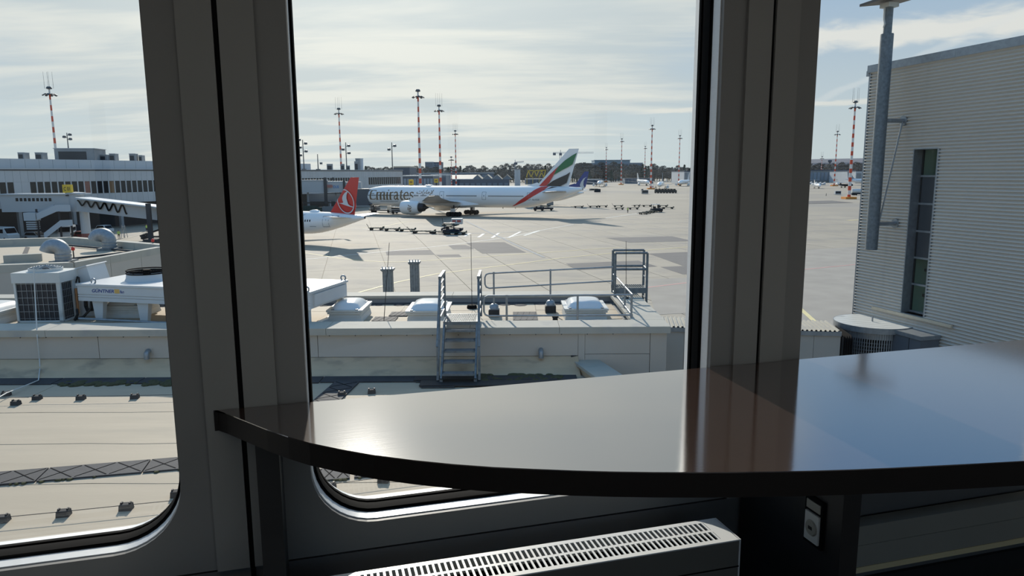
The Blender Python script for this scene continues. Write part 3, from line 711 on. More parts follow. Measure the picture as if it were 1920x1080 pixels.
def condenser():
    f0, f1 = PZ(33, 605, UZ), PZ(118, 604, UZ)
    d = (f1-f0); w = d.length; ang = math.atan2(d.y, d.x)
    t = thing('condenser_unit', 'white boxy outdoor condenser with black finned sides and a round fan guard on top', 'condenser', (f0.x, f0.y, UZ), ang)
    dp, h = .82, 1.18; w += .02
    m = MB()
    for x, y in ((0, 0), (w-.09, 0), (0, dp-.06), (w-.06, dp-.06)): m.box(x, x+(.05 if x == 0 else .09), y, y+.06, .0, h-.22)
    m.build('corner_post', OFFW, t)
    m = MB(); m.box(-.02, w+.02, -.02, dp+.02, h-.24, h); m.build('top_casing', OFFW, t)
    m = MB(); m.box(-.0, w, 0, dp, 0.0, .04); m.build('base_pan', OFFW, t)
    m = MB(); m.box(.03, w-.04, .035, dp-.04, .04, h-.24); m.build('coil', FINS, t)
    m = MB()
    for k in range(1, 9): m.box(.05+(w-.14)*k/8.0-.004, .05+(w-.14)*k/8.0+.004, .02, .03, .04, h-.24)
    for k in range(6): z = .09+k*.165; m.box(.05, w-.09, .018, .026, z-.005, z+.005)
    m.build('front_guard', GALV, t)
    m = MB()
    for k in range(1, 7): y = .06+(dp-.4)*k/6; m.box(w-.03, w-.02, y-.004, y+.004, .04, h-.24)
    for k in range(6): z = .09+k*.165; m.box(w-.03, w-.018, .06, dp-.34, z-.005, z+.005)
    m.build('side_guard', GALV, t)
    m = MB(); m.box(w-.05, w+.0, dp-.32, dp, 0.04, h-.24); m.build('service_panel', OFFW, t)
    m = MB(); m.lathe([(.36, h), (.36, h+.07), (.34, h+.07), (.34, h+.005), (.05, h+.005)], 28, (w/2, dp/2, 0)); m.build('fan_ring', OFFW, t, True)
    m = MB()
    for k in range(5): r = .07+k*.06; m.tube([(w/2+r*math.cos(q), dp/2+r*math.sin(q), h+.07+.06*(1-(r/.36)**2)) for q in (2*math.pi*i/24 for i in range(25))], .005, 4)
    for k in range(8):
        q = math.pi*k/4; m.tube([(w/2+r*math.cos(q), dp/2+r*math.sin(q), h+.07+.06*(1-(r/.36)**2)) for r in (.03, .12, .24, .36)], .005, 4)
    m.build('fan_guard', GALV, t)
    m = MB()
    for k in range(4):
        q = math.pi*k/2; m.add([(w/2, dp/2, h+.02), (w/2+.3*math.cos(q), dp/2+.3*math.sin(q), h+.01), (w/2+.3*math.cos(q+.7), dp/2+.3*math.sin(q+.7), h+.05)], [(0, 1, 2)])
    m.cyl((w/2, dp/2, h), (w/2, dp/2, h+.08), .07); m.build('fan_rotor', DARKM, t, fix=False)
    m = MB(); m.tube([(w+.03, dp-.25, .1), (w+.03, dp-.25, .72)], .03, 8); m.build('copper_line', COPPER, t); m = MB(); m.tube([(w+.02, dp-.2, .85), (w+.07, dp-.2, 1.0), (w+.1, dp-.2, .98), (w+.1, dp-.2, .8)], .018, 6); m.build('cable_loop', PIPEB, t)
    m = MB(); m.box(w+.0, w+.12, dp-.22, dp-.1, .66, .82); m.build('junction_box', OFFW, t)
condenser()
def dry_cooler():
    zt = -.86
    A, B, Cq = PZ(146, 531.6, zt), PZ(581, 547, zt), PZ(622, 526, zt)
    d = B-A; L = d.length; ang = math.atan2(d.y, d.x); W = 1.75
    t = thing('dry_cooler', 'long white roof dry cooler on legs with black fan guards on top', 'cooler', (A.x, A.y, UZ), ang)
    zb, h = .50, zt-UZ
    m = MB(); m.box(0, L, 0, W, zb, h-.03); m.build('casing', WHITE, t)
    for z0, z1 in ((zb-.02, zb+.07), (zb+.085, zb+.13), (zb+.145, h-.055)):
        m = MB(); m.box(-.01, L+.01, -.022, 0, z0, z1); m.build('front_panel', WHITE, t)
    m = MB(); m.box(-.03, L+.03, -.04, W+.03, h-.05, h); m.build('top_edge', WHITE, t)
    m = MB(); m.box(L, L+.05, .12, W-.1, zb+.05, h-.08); m.build('end_panel', WHITE, t)
    vs, fs = text2d('GÜNTNER', .105, .003, .25); m = MB(); wd = max(v[0] for v in vs); k = .62/wd
    m.add([(.40+x*k, -.024, zb+.20+y) for x, y in vs], fs); m.build('maker_lettering', mat('logo_blue', (40, 62, 130), .5), t, fix=False)
    m = MB(); m.box(1.03, 1.17, -.025, -.022, zb+.19, zb+.29); m.build('maker_emblem', mat('logo_amber', (222, 176, 96), .5), t)
    vs, fs = text2d('fan', .10, .002, .25); m = MB(); m.add([(1.18+x, -.024, zb+.20+y) for x, y in vs], fs); m.build('maker_lettering', mat('logo_blue', (40, 62, 130)), t, fix=False)
    for x in (.30, 1.55, 3.0, L-.22):
        for y in (.05, W-.12):
            m = MB()
            if x > L-.5: m.box(x, x+.14, y, y+.1, 0, h-.05)
            else: m.loft([[(x+.06, y, 0), (x+.25, y, 0), (x+.25, y+.1, 0), (x+.06, y+.1, 0)], [(x, y, zb), (x+.32, y, zb), (x+.32, y+.14, zb), (x, y+.14, zb)]])
            m.build('leg', WHITE, t)
    m = MB(); m.box(L-.2, L-.08, -.1, W+.4, .0, .1); m.build('skid_rail', WHITE, t)
    for i, x in enumerate((1.15, 2.75, 4.35)):
        m = MB(); m.lathe([(.50, h), (.47, h+.05), (.45, h+.17), (.44, h+.17), (.44, h+.02), (.1, h+.01)], 28, (x, W/2+.05, 0)); r = m.build('fan_shroud', WHITE, t, True)
        m = MB()
        for k in range(7): q = .1+k*.058; m.tube([(x+q*math.cos(a), W/2+.05+q*math.sin(a), h+.20) for a in (2*math.pi*j/24 for j in range(25))], .008, 4)
        for hh in (.17, .235): m.tube([(x+.455*math.cos(a), W/2+.05+.455*math.sin(a), h+hh) for a in (2*math.pi*j/28 for j in range(29))], .016, 5)
        for k in range(8):
            a = math.pi*k/4; m.tube([(x+.05*math.cos(a), W/2+.05+.05*math.sin(a), h+.2), (x+.45*math.cos(a), W/2+.05+.45*math.sin(a), h+.2), (x+.455*math.cos(a), W/2+.05+.455*math.sin(a), h+.17)], .008, 4)
        m.cyl((x, W/2+.05, h+.1), (x, W/2+.05, h+.24), .09); m.build('fan_guard', BLACK, t)
    for x, y in ((.35, .1), (1.0, W*.8), (L-.08, .0), (L-.08, W-.0)):
        m = MB(); m.tube([(x+.06*math.cos(a), y, h+.05+.06*math.sin(a)) for a in (2*math.pi*j/14 for j in range(15))], .018, 6); m.build('lifting_eye', GALV, t)
    m = MB()
    m.tube([(-.02, .3, .62), (-.12, .3, .55), (-.13, .3, .28), (-.05, .25, .2), (.15, .25, .22), (.18, .25, .5)], .045, 8); m.tube([(.1, .25, .45), (.1, .2, .25), (-.05, .1, .05), (-.2, .0, .02)], .03, 8); m.tube([(-.1, -.1, .02), (0, -.1, .16), (-.1, .0, .26)], .03, 8); m.build('black_hose', PIPEB, t, True)
    m = MB(); m.tube([(.05, -.12, .07), (L*.75, -.16, .07)], .03, 8); m.build('supply_pipe', GALV, t)
dry_cooler()
def duct_hood():
    c = PY(172, 560, 17.6); t = thing('duct_hood', 'white angled duct hood standing behind the dry cooler', 'vent hood', (c.x, 17.6, UZ)); z0 = .35
    zt = PY(172, 494, 17.6).z-UZ
    m = MB(); m.prism([(-.42, -.4, zt-.16), (.18, -.4, zt), (.33, -.4, zt-.62), (.33, -.4, 0.0), (-.1, -.4, 0.0), (-.1, -.4, zt-.5)], (0, .8, 0)); m.build('hood_body', WHITE, t)
    m = MB(); m.prism([(-.46, -.44, zt-.165), (.2, -.44, zt+.01), (.22, -.44, zt-.01), (-.44, -.44, zt-.19)], (0, .88, 0)); m.build('hood_lip', WHITE, t)
duct_hood()
def side_roof():
    t = struct('roof_side')
    A, B, C_, D, E_ = Vector((-34, 22.0, 0)), Vector((-16.77, 26.98, 0)), Vector((-16.2, 33.2, 0)), Vector((-23.2, 37.6, 0)), Vector((-40, 32, 0))
    z = -1.9
    m = MB(); m.prism([(p.x, p.y, z) for p in (A, B, C_, D, E_)], (0, 0, GZ-z)); m.build('core', CONCD, t)
    m = MB(); m.prism([(p.x, p.y, z+.002) for p in (A, B, C_, D, E_)], (0, 0, .02)); m.build('membrane_sheet', MEMB, t)
    def par(p, q, h, wd, mt, nm, n):
        dd = (q-p).normalized(); nn = Vector((dd.y, -dd.x, 0))
        for k in range(n):
            a, b = p.lerp(q, k/n)+dd*.005, p.lerp(q, (k+1)/n)-dd*.005
            m = MB(); m.prism([(*(a+nn*.06).xy, z), (*(b+nn*.06).xy, z), (*(b-nn*wd).xy, z), (*(a-nn*wd).xy, z)], (0, 0, h)); m.build(nm, mt, t)
    par(A, B, .3, .3, COPE, 'coping', 6); par(B, C_, .3, .25, COPE, 'coping', 3); par(C_, D, .38, .35, COPE, 'coping', 4); par(D, E_, .38, .35, COPE, 'coping', 5)
    def clad(p, q, n):
        dd = (q-p).normalized(); nn = Vector((dd.y, -dd.x, 0))
        for k in range(n):
            a, b = p.lerp(q, k/n)+dd*.012, p.lerp(q, (k+1)/n)-dd*.012
            m = MB(); m.prism([(*(a+nn*.05).xy, z+.22), (*(b+nn*.05).xy, z+.22), (*b.xy, z+.22), (*a.xy, z+.22)], (0, 0, GZ-z-.22)); m.build('wall_panel', PANG, t)
    clad(A, B, 7); clad(B, C_, 3)
    m = MB(); m.tube([PZ(135, 485, z+.1), PZ(250, 472, z+.1)], .05, 6); m.tube([PZ(120, 459, z+.1), PZ(250, 471, z+.1)], .05, 6); m.build('roof_conduit', DARKM, t)
    a, b = PZ(8, 494, z), PZ(80, 490, z); m = MB(); m.bar((a.x, a.y, z+.17), (b.x, b.y, z+.17), .3, .34); m.build('roof_upstand', COPE, t)
    m = MB(); m.prism([PZ(x, y, z+.03) for x, y in ((40, 480), (50, 480), (56, 464), (48, 463))], (0, 0, .01)); m.build('felt_strip', FELT, t)
    for i, (bx, by, tx, ty, s, lab) in enumerate(((120, 493, 112, 447, 1.0, 'larger galvanised gooseneck vent on the roof before the jet bridge'), (206, 469, 200, 427, 1.0, 'smaller galvanised gooseneck vent nearer the roof parapet'))):
        p = PZ(bx, by, z+.02); H = PY(tx, ty, p.y).z-p.z
        g = thing('gooseneck_vent', lab, 'vent', p, .12); r = H*.30; rad = r*1.0
        m = MB(); pts = [(.0, 0, 0), (0, 0, H*.25), (0, 0, H-r-rad*.95)]
        R2 = rad*.95; zc = H-r-R2
        pts += [(-R2+R2*math.cos(a), 0, zc+R2*math.sin(a)) for a in (RAD(12*k) for k in range(1, 15))]
        m.tube(pts, r, 18); m.build('bent_duct', GALV, g, True)
        for k in range(3):
            zz = H*(.08+.14*k); m = MB(); m.lathe([(r+.001, zz), (r+.02, zz+.01), (r+.001, zz+.03)], 18); m.build('seam_band', GALV, g)
        m = MB(); m.box(-r*1.3, r*1.3, -r*1.3, r*1.3, 0, .12); m.build('base_flange', GALVD, g)
    for px, py, lab in ((139, 488, 'beside the larger gooseneck vent'), (288, 470, 'near the roof corner by the belt loader')):
        p = PZ(px, py, z+.02); l = thing('obstruction_light', 'red obstruction light on a short post '+lab, 'light', p)
        m = MB(); m.cyl((0, 0, 0), (0, 0, .42), .025, n=6); m.build('post', DARKM, l); m = MB(); m.lathe([(.05, .42), (.07, .45), (.07, .53), (.04, .57), (.001, .58)], 10); m.build('red_lens', RED, l, True)
side_roof()
# ================================================================== corrugated terminal wing on the far side of the window
FD = Vector((.2672, -.9636, 0)); FE = Vector((9.72, 20, 0)) + FD*.14
FM = Matrix.Translation(FE) @ Matrix.Rotation(math.atan2(FD.y, FD.x), 4, 'Z')     # x along the facade towards us, y into the building
FMi = FM.inverted()
def hit(x, y, Mi, off=0.0):
    o = Mi @ EYE; d = Mi.to_3x3() @ ray(x, y); return o+d*((off-o.y)/d.y)
def facade():
    t = struct('wall_corrugated', FM)
    p = .0835; zt = 4.28
    def sheet(x0, x1, z0, z1, nm='corrugated_sheet'):
        n = int(round((z1-z0)/p)); m = MB(); k = 8; n = max(n, 1)
        ring = [[(x, -.03-.028*math.cos(2*math.pi*j/k), z0+(z1-z0)*j/(n*k)) for j in range(n*k+1)] for x in (x0, x1)]
        m.loft(ring, False, False, False); m.build(nm, CORR, t, True)
    w0, w1, wz0, wz1 = 1.69, 2.43, -1.985, 2.21
    zs = [GZ, -6.3, wz0-.045, ]
    for a, b in ((.02, 1.0), (1.004, w0)): sheet(a, b, wz0, wz1)
    for a, b in ((.02, 1.9), (1.904, 6.2), (6.204, 13)): sheet(a, b, wz1, zt)
    for a, b in ((w1, 6.2), (6.204, 13)): sheet(a, b, wz0, wz1)
    for a, b in ((.02, 1.9), (1.904, 6.2), (6.204, 13)): sheet(a, b, GZ, wz0)
    m = MB(); m.box(0, w0, .02, 14, GZ, 4.3); m.box(w1, 13, .02, 14, GZ, 4.3); m.box(w0, w1, .02, .2, wz1, 4.3); m.box(w0, w1, 1.6, 14, wz1, 4.3); m.box(w0, w1, .02, 14, GZ, wz0); m.box(w0, w1, 1.6, 14, wz0, wz1); m.build('wall_core', mat('pale_green_wall', (176, 190, 178), .7), t)  # unseen shaft behind the panes, opened above and painted pale green to brighten them
    m = MB(); m.box(-.03, .03, -.05, .03, GZ, 4.3); m.build('corner_trim', GALV, t)
    for a, b in ((-.06, 2.7), (2.704, 5.3), (5.304, 8), (8.004, 13)):
        m = MB(); m.box(a, b, -.09, .3, zt, 4.475); m.build('roof_fascia', GALV, t)
    m = MB(); m.box(-.12, -.02, -.06, .0, 4.2, 4.34); m.build('edge_bracket', GALV, t)
    w = struct('window_6', FM)
    m = MB(); m.box(w0-.02, w0+.012, -.05, .30, wz0, wz1); m.box(w1-.03, w1+.02, -.05, .30, wz0, wz1); m.box(w0, w1, -.05, .30, wz1-.02, wz1+.015); m.box(w0, w1, -.06, .30, wz0-.03, wz0); m.build('window_casing', GALV, w)
    zz = [wz0+.03, -1.24, -.55, .135, .835, 1.53, wz1-.03]
    for k, (a, b) in enumerate(zip(zz, zz[1:])):
        m = MB(); m.box(w0+.012, w1-.03, .21, .27, a-.025, a+.025); m.build('transom', GALV, w)
        if k in (0, 1, 5):
            m = MB(); m.box(w0+.02, w1-.03, .235, .245, a+.025, b-.025); m.build('pane', glass_mat('green_tint_glass', (.90, .96, .92)) if 'green_tint_glass' not in MATS else MATS['green_tint_glass'], w)
        else:
            m = MB(); m.box(w0+.02, w1-.03, .235, .25, a+.025, b-.025); m.build('opaque_pane', DKGLASS if 0 else mat('spandrel_grey', (70, 74, 78), .35), w)
    m = MB(); m.box(w0+.012, w0+.05, .22, .26, wz0, wz1); m.box(w1-.06, w1-.03, .22, .26, wz0, wz1); m.build('window_stile', DARKP, w)
    m = MB(); m.box(w0+.1, w1-.2, .9, .95, wz0+.1, wz0+.55); m.box(w0+.05, w0+.4, 1.3, 1.35, wz0+.4, wz0+1.4); m.box(w0+.1, w1-.35, 1.2, 1.25, 1.6, 2.1); m.build('stair_balustrade', mat('pale_green_paint', (176, 206, 180), .6), w)
    m = MB(); m.box(w0, w1, .6, .66, wz0+.38, wz0+.45); m.box(w0, w1, .6, .66, wz0+1.05, wz0+1.12); m.build('inner_rail', DARKP, w)
    m = MB(); m.bar((.72, -.06, -2.03), (3.3, -.10, -2.03), .05, .07); tag(m.build('timber_batten', mat('pale_timber', (206, 192, 168), .7, var=.1, vscale=6)), 'pale timber batten leaning along the corrugated wall above the drum roof', 'batten').matrix_world = FM
facade()
def pole():
    s = 1.27; L = .9
    f = lambda l, z: FM @ Vector((s, -l, z))
    # distance of the pole from the facade, from its sight line
    for k in range(400):
        l = .2+k*.005; q = f(l, 2.9)-EYE
        if 960+FPX*q.dot(CR)/q.dot(CF) < 1651.5: break
    L = l; r = 9.7/FPX*(f(L, 2)-EYE).length
    b = f(L, 0); t = thing('camera_pole', 'thick galvanised pole bracketed to the corrugated wall, with a plate head on top', 'pole', (b.x, b.y, 0), math.atan2(FD.y, FD.x))
    zb = PY(1621, 468, b.y).z; zs = PY(1655, 65, b.y).z; zt = PY(1655, 12, b.y).z
    m = MB(); m.cyl((0, 0, zb), (0, 0, zs), r, n=24); m.cyl((0, 0, zs), (0, 0, zs+.015), r*.98, n=24); m.build('pole_tube', GALVD, t, True)
    m = MB(); m.cyl((0, 0, zs), (0, 0, zt+.02), r*.66, n=20); m.build('upper_tube', GALVD, t, True)
    m = MB(); m.box(-r*1.0, r*1.0, -r, r, zt-.03, zt+.07); m.build('head_bracket', OFFW, t)
    m = MB(); m.prism([(-.42, -.52, zt+.05), (.5, -.52, zt+.07), (.5, .7, zt+.20), (-.42, .7, zt+.20)], (0, 0, .06)); m.build('head_plate', mat('bronze_metal', (98, 92, 88), .5, metal=.4), t)
    m = MB(); m.tube([(-.02, -r*.75, zt-.03), (-.02, -r*.75, zt-.22), (-.02, -r*.72, zt-.3), (.01, -r*.68, zt-.42), (-.03, -r*.62, zt-.5)], .025, 8); m.build('cable_gland', OFFW, t)
    m = MB(); m.box(-.02-r, -r, -.03, .03, zs-.22, zs-.08); m.box(-.02-r, -r, -.03, .03, zb+.06, zb+.2); m.build('tag_plate', mat('tag_brown', (120, 96, 92), .6), t)
    arms = []
    for z in (2.93, .305):
        m = MB(); m.cyl((0, r*.8, z), (0, L-.03, z), .055, n=12); m.build('bracket_arm', GALV, t)
        m = MB(); m.cyl((0, L-.06, z), (0, L-.035, z), .125, n=20); m.build('wall_flange', GALV, t)
    m = MB(); m.cyl((.03, L-.10, 2.9), (.03, r, .33), .022, n=8); m.build('diagonal_brace', GALV, t)
pole()
def drum():
    z = -2.3; c = FM @ Vector((1.18, -.42, 0)); Mi = FM @ Matrix.Translation((1.20, -.42, 0))
    t = struct('wall_drum', Mi); R = .98; yb = .385
    def arc(r, n=40):
        a0 = math.asin(min(1, yb/r)); return [(r*math.cos(a), r*math.sin(a)) for a in (math.pi-a0+(math.pi+2*a0)*i/n for i in range(n+1))]
    pts = arc(R)
    m = MB(); m.prism([(x, y, z-.10) for x, y in pts], (0, 0, .085)); m.build('roof_slab', OFFW, t)
    n = 9
    xs = [-R+2*R*i/n for i in range(n+1)]
    for a, b in zip(xs, xs[1:]):
        ya = [max(-math.sqrt(max(R*R-x*x, 0)), -9) for x in (a+.006, b-.006)]
        q = []
        ye = [min(yb, math.sqrt(max(R*R-x*x, 0))) for x in (a+.006, b-.006)]
        xm = [lerp(a+.006, b-.006, i/4) for i in range(5)]
        poly = [(x, -math.sqrt(max(R*R-x*x, 0)), z-.014) for x in xm]+[(x, min(yb, math.sqrt(max(R*R-x*x, 0))), z-.014) for x in reversed(xm)]
        m = MB(); m.prism(poly, (0, 0, .012)); m.build('roof_strip', OFFW, t)
    for k in range(10):
        m = MB(); ar = arc(R+.012, 40)[k*4:k*4+5]
        vs = []; ins = arc(R, 40)[k*4:k*4+5]
        m.loft([[(x, y, z-.15) for x, y in ar], [(x, y, z) for x, y in ar], [(x, y, z) for x, y in ins], [(x, y, z-.15) for x, y in ins]], False, False, False); m.build('roof_edge', GALV, t)
    m = MB(); m.cyl((.0, -.05, z), (0, -.05, z+.14), .02); m.build('roof_pin', GALV, t)
    ri = R-.07; pa = arc(ri, 64)
    m = MB(); m.loft([[(x, y, GZ) for x, y in arc(ri-.25, 40)], [(x, y, z-.1) for x, y in arc(ri-.25, 40)]], False, False, False); m.build('inner_drum', BLACK, t)
    m = MB(); m.loft([[(x, y, z-.32) for x, y in arc(ri+.004, 40)], [(x, y, z-.1) for x, y in arc(ri+.004, 40)]], False, False, False); m.build('upper_band', GALV, t)
    bar = None
    for i, (x, y) in enumerate(pa[4:-3]):
        if bar is None: bar = MB().box(-.011, .011, -.02, .02, -3.2, z-.11).build('louvre_upright', GALV, t); bar.location = (x, y, 0); bar.rotation_euler = (0, 0, math.atan2(y, x)+math.pi/2)
        else: share(bar, (x, y, 0), t, math.atan2(y, x)+math.pi/2)
    for k in range(9):
        zz = z-.42-.095*k; m = MB(); m.tube([(x*.985, y*.985, zz) for x, y in pa[3:-3]], .009, 4); m.build('louvre_ring', GALV, t)
    m = MB(); m.loft([[(x, y, GZ) for x, y in arc(ri, 40)], [(x, y, -3.2) for x, y in arc(ri, 40)]], False, False, False); m.build('lower_wall', GALV, t)
    b = struct('wall_drum_annex', FM)
    m = MB(); m.box(1.9, 2.95, -.62, -.04, GZ, z-.12); m.build('annex_panel', mat('annex_grey', (96, 102, 108), .6, var=.05), b)
    m = MB(); m.box(1.88, 2.98, -.65, -.04, z-.12, z-.02); m.build('annex_coping', GALV, b)
    m = MB(); m.box(2.6, 2.61, -.626, -.62, GZ, z-.12); m.build('panel_joint', DARKP, b)
drum()
def corridor():
    a, b = PZ(1235, 610, -2.3), PZ(1576, 619, -2.3); d = b-a; a = a-d.normalized()*3.2; L = (b-a).length+.02; W = 1.2
    M = Matrix.Translation((a.x, a.y, 0)) @ Matrix.Rotation(math.atan2(d.y, d.x), 4, 'Z'); t = struct('wall_walkway', M)
    z = -2.3
    m = MB(); m.box(0, L, .06, W, -6.2, z-.06); m.build('core', DARKP, t)
    n = int(L/.11); m = MB(); ring = []
    for i in range(n):
        x = L*i/n; p = L/n
        for f, h in ((0, 0), (.18, .0), (.32, .035), (.62, .035), (.78, 0)): ring.append((x+f*p, h))
    m.loft([[(x, -.04, z-.035+h) for x, h in ring], [(x, W+.04, z-.035+h) for x, h in ring]], False, False, False); m.build('trapezoid_roof_sheet', COPE, t)
    m = MB(); m.box(0, L, -.05, .0, z-.15, z-.04); m.build('eaves_fascia', GALV, t)
    k = int(L/.62)
    for i in range(k): m = MB(); m.box(L*i/k+.004, L*(i+1)/k-.004, .0, .06, -6.2, z-.16); m.build('wall_panel', PANG, t)
    for i in range(4): m = MB(); m.box(L*i/4+.2, L*i/4+.5, .1, W-.1, GZ, -6.2); m.build('column', CONCD, t)
    # bellows between the walkway and the drum
    m = MB()
    for i in range(5):
        x = L+.02+i*.055; m.loft([[(x, -.03, GZ+4), (x, -.03, z-.12), (x+.027, -.10, z-.2), (x+.027, -.10, GZ+4)], [(x, W, GZ+4), (x, W, z-.12), (x+.027, W, z-.2), (x+.027, W, GZ+4)]])
    m.build('bellows', DARKP, t)
corridor()
# ================================================================== aircraft
def side_hit(x, y, M, lat):                      # pixel sight line met with the vertical plane y = lat of the aircraft -> (x, z)
    p = hit(x, y, M.inverted(), lat); return p.x, p.z
def section(y, xl, xt, z, th, n=7):
    up = []; lo = []
    for i in range(n):
        t = i/(n-1); f = .5-.5*math.cos(math.pi*t)
        h = th*2.6*(.2969*math.sqrt(f)-.126*f-.3516*f*f+.2843*f**3-.1015*f**4)
        up.append((lerp(xl, xt, f), y, z+h*1.1)); lo.append((lerp(xl, xt, f), y, z-h*.8))
    return up+lo[::-1][1:-1]
def airliner(name, label, M, P, group=None, n=28):
    t = thing(name, label, 'airplane', M=M, group=group)
    L, R, zc = P['L'], P['R'], P['zc']; D = 2*R; up = P.get('up', 1.0)
    st = [(0, .03, -.30), (.08*D, .30, -.27), (.25*D, .52, -.21), (.5*D, .70, -.14), (.8*D, .83, -.09), (1.1*D, .92, -.05), (1.5*D, .98, -.02), (1.9*D, 1, 0)]
    st += [(L*f, 1, 0) for f in (.3, .4, .5, .6)]
    st += [(L-P.get('taper', 3.2)*D*k, r, dz*up) for k, r, dz in ((1, 1, 0), (.86, .975, .025), (.72, .91, .09), (.55, .78, .22), (.38, .60, .38), (.2, .38, .55), (.08, .22, .66), (0, .12, .72))]
    st.sort(); rp = [(x, r*R) for x, r, d in st]; zp = [(x, zc+d*R) for x, r, d in st]
    t['fus'] = 0; del t['fus']
    m = MB(); m.loft([[(x, r*R*math.cos(a), zc+d*R+r*R*math.sin(a)) for a in (2*math.pi*i/n for i in range(n))] for x, r, d in st]); m.build('fuselage', P.get('body', PLANEW), t, True)
    for s in (-1, 1):
        W = P['wing']; m = MB(); m.loft([[(x, s*y, z) for x, y, z in section(*w)] for w in W]); wg = m.build('wing', P.get('wingmat', PLANEG), t, True)
        if P.get('winglet'):
            y, xl, xt, z, th = W[-1]; c = xt-xl; h = P['winglet']; m = MB()
            m.loft([[(x, s*(y-.0), z+0*zz) for x, yy, zz in section(y, xl, xt, z, th)], [(x, s*(y+.35), z+.4) for x, yy, zz in section(y, xl+.4, xt+.1, z, th)], [(xl+1.6+h*.55, s*(y+.55), z+h), (xl+2.1+h*.55, s*(y+.58), z+h), (xl+2.4+h*.55, s*(y+.58), z+h)]+[(xl+2.4+h*.55, s*(y+.55), z+h)]*9] if 0 else
                   [[(xl+.1, s*y, z), (xt, s*y, z), (xt, s*(y+.1), z+.05), (xl+.1, s*(y+.1), z+.05)], [(xl+.9, s*(y+.4), z+.5), (xt+.35, s*(y+.4), z+.5), (xt+.35, s*(y+.46), z+.5), (xl+.9, s*(y+.46), z+.5)], [(xl+1.9, s*(y+.62), z+h), (xt+.9, s*(y+.62), z+h), (xt+.9, s*(y+.66), z+h), (xl+1.9, s*(y+.66), z+h)]])
            m.build('winglet', P.get('finmat', PLANEW), wg)
        m = MB(); m.loft([[(x, s*y, z) for x, y, z in section(*w)] for w in P['stab']]); m.build('stabilizer', P.get('stabmat', PLANEG), t, True)
        for (ey, ex, ez, er, el) in P['eng']:
            prof = [(er*.80, .15), (er*.90, .0), (er*.97, .06*el), (er*1.0, .18*el), (er*1.0, .45*el), (er*.93, .72*el), (er*.86, .78*el), (er*.80, .78*el)]
            m = MB(); m.lathe([(.001, .9)]+prof+[(.001, .76*el)], 24, (ex, s*ey, ez), 'x'); e = m.build('engine', P.get('cowl', PLANEW), t, True)
            m = MB(); m.lathe([(.001, .60), (er*.3, .7), (er*.82, .62), (er*.82, .8), (.001, .85)], 20, (ex, s*ey, ez), 'x'); m.build('fan', PLANED, e, True)
            m = MB(); m.lathe([(er*.70, .74*el), (er*.66, .80*el), (er*.52, .98*el), (er*.42, .98*el), (er*.34, 1.0*el), (.02, 1.2*el)], 20, (ex, s*ey, ez), 'x'); m.build('exhaust_nozzle', PLANED, e, True)
            m = MB(); zt = ez+er*1.5; m.prism([(ex+el*.25, s*ey-.2, ez+er*.96), (ex+el*.5, s*ey-.2, zt), (ex+el*1.4, s*ey-.2, zt), (ex+el*.85, s*ey-.2, ez+er*.6)], (0, .4, 0)); m.build('pylon', P.get('cowl', PLANEW), e)
    F = P['fin']; (ax, az), (bx, bz), (cx, cz), (dx, dz) = F       # root LE, tip LE, tip TE, root TE
    m = MB(); 
    def fs(xl, xt, z, th): return [(x, zz, z) for x, yy, zz in section(0, xl, xt, 0, th)]
    m.loft([fs(ax, dx, az, P['fth']), fs(bx, cx, bz, P['fth']*.5)]); fin = m.build('vertical_fin', P.get('finmat', PLANEW), t, True)
    m = MB(); m.prism([(ax-P['dorsal'], -.12, az+.0), (ax+.6, -.12, az+P['dorsal']*.34), (ax+2.5, -.12, az)], (0, .24, 0)); m.build('dorsal_fillet', P.get('dorsmat', P.get('finmat', PLANEW)), fin)
    m = MB(); m.lathe([(P['R']*.13, L-.15), (P['R']*.10, L+.05), (.01, L+.04)], 12, (0, 0, zc+.72*R*up), 'x'); m.build('tail_exhaust', PLANED, t)
    for gx, gy, wr, nw, nx in P['gear']:
        for s in ((-1, 1) if gy else (1,)):
            m = MB(); m.cyl((gx, s*gy, wr), (gx, s*gy, zc-R*.75), wr*.28, n=10); m.bar((gx, s*gy, wr*2), (gx+wr*2.2, s*gy*.8, zc-R*.8), wr*.2, wr*.2); g = m.build('landing_gear', DARKM, t)
            if nx > 1: m = MB(); m.bar((gx-(nx-1)*wr*1.1, s*gy, wr), (gx+(nx-1)*wr*1.1, s*gy, wr), wr*.4, wr*.35); m.build('bogie_beam', DARKM, g)
            for k in range(nx):
                for q in range(nw):
                    px = gx+(k-(nx-1)/2)*wr*2.2; py = s*gy+(q-(nw-1)/2)*wr*2.0
                    m = MB(); m.lathe([(.01, -wr*.33), (wr*.55, -wr*.36), (wr*.93, -wr*.34), (wr, -wr*.2), (wr, wr*.2), (wr*.93, wr*.34), (wr*.55, wr*.36), (.01, wr*.33)], 18, (px, py, wr), 'y'); m.build('wheel', TYRE, g, True)
            if gy: m = MB(); m.box(gx-.8, gx+.8, s*gy*1.12, s*gy*1.12+.05, wr*1.9, wr*3.4); m.build('gear_door', PLANEW, g)
    return t, fin, rp, zp
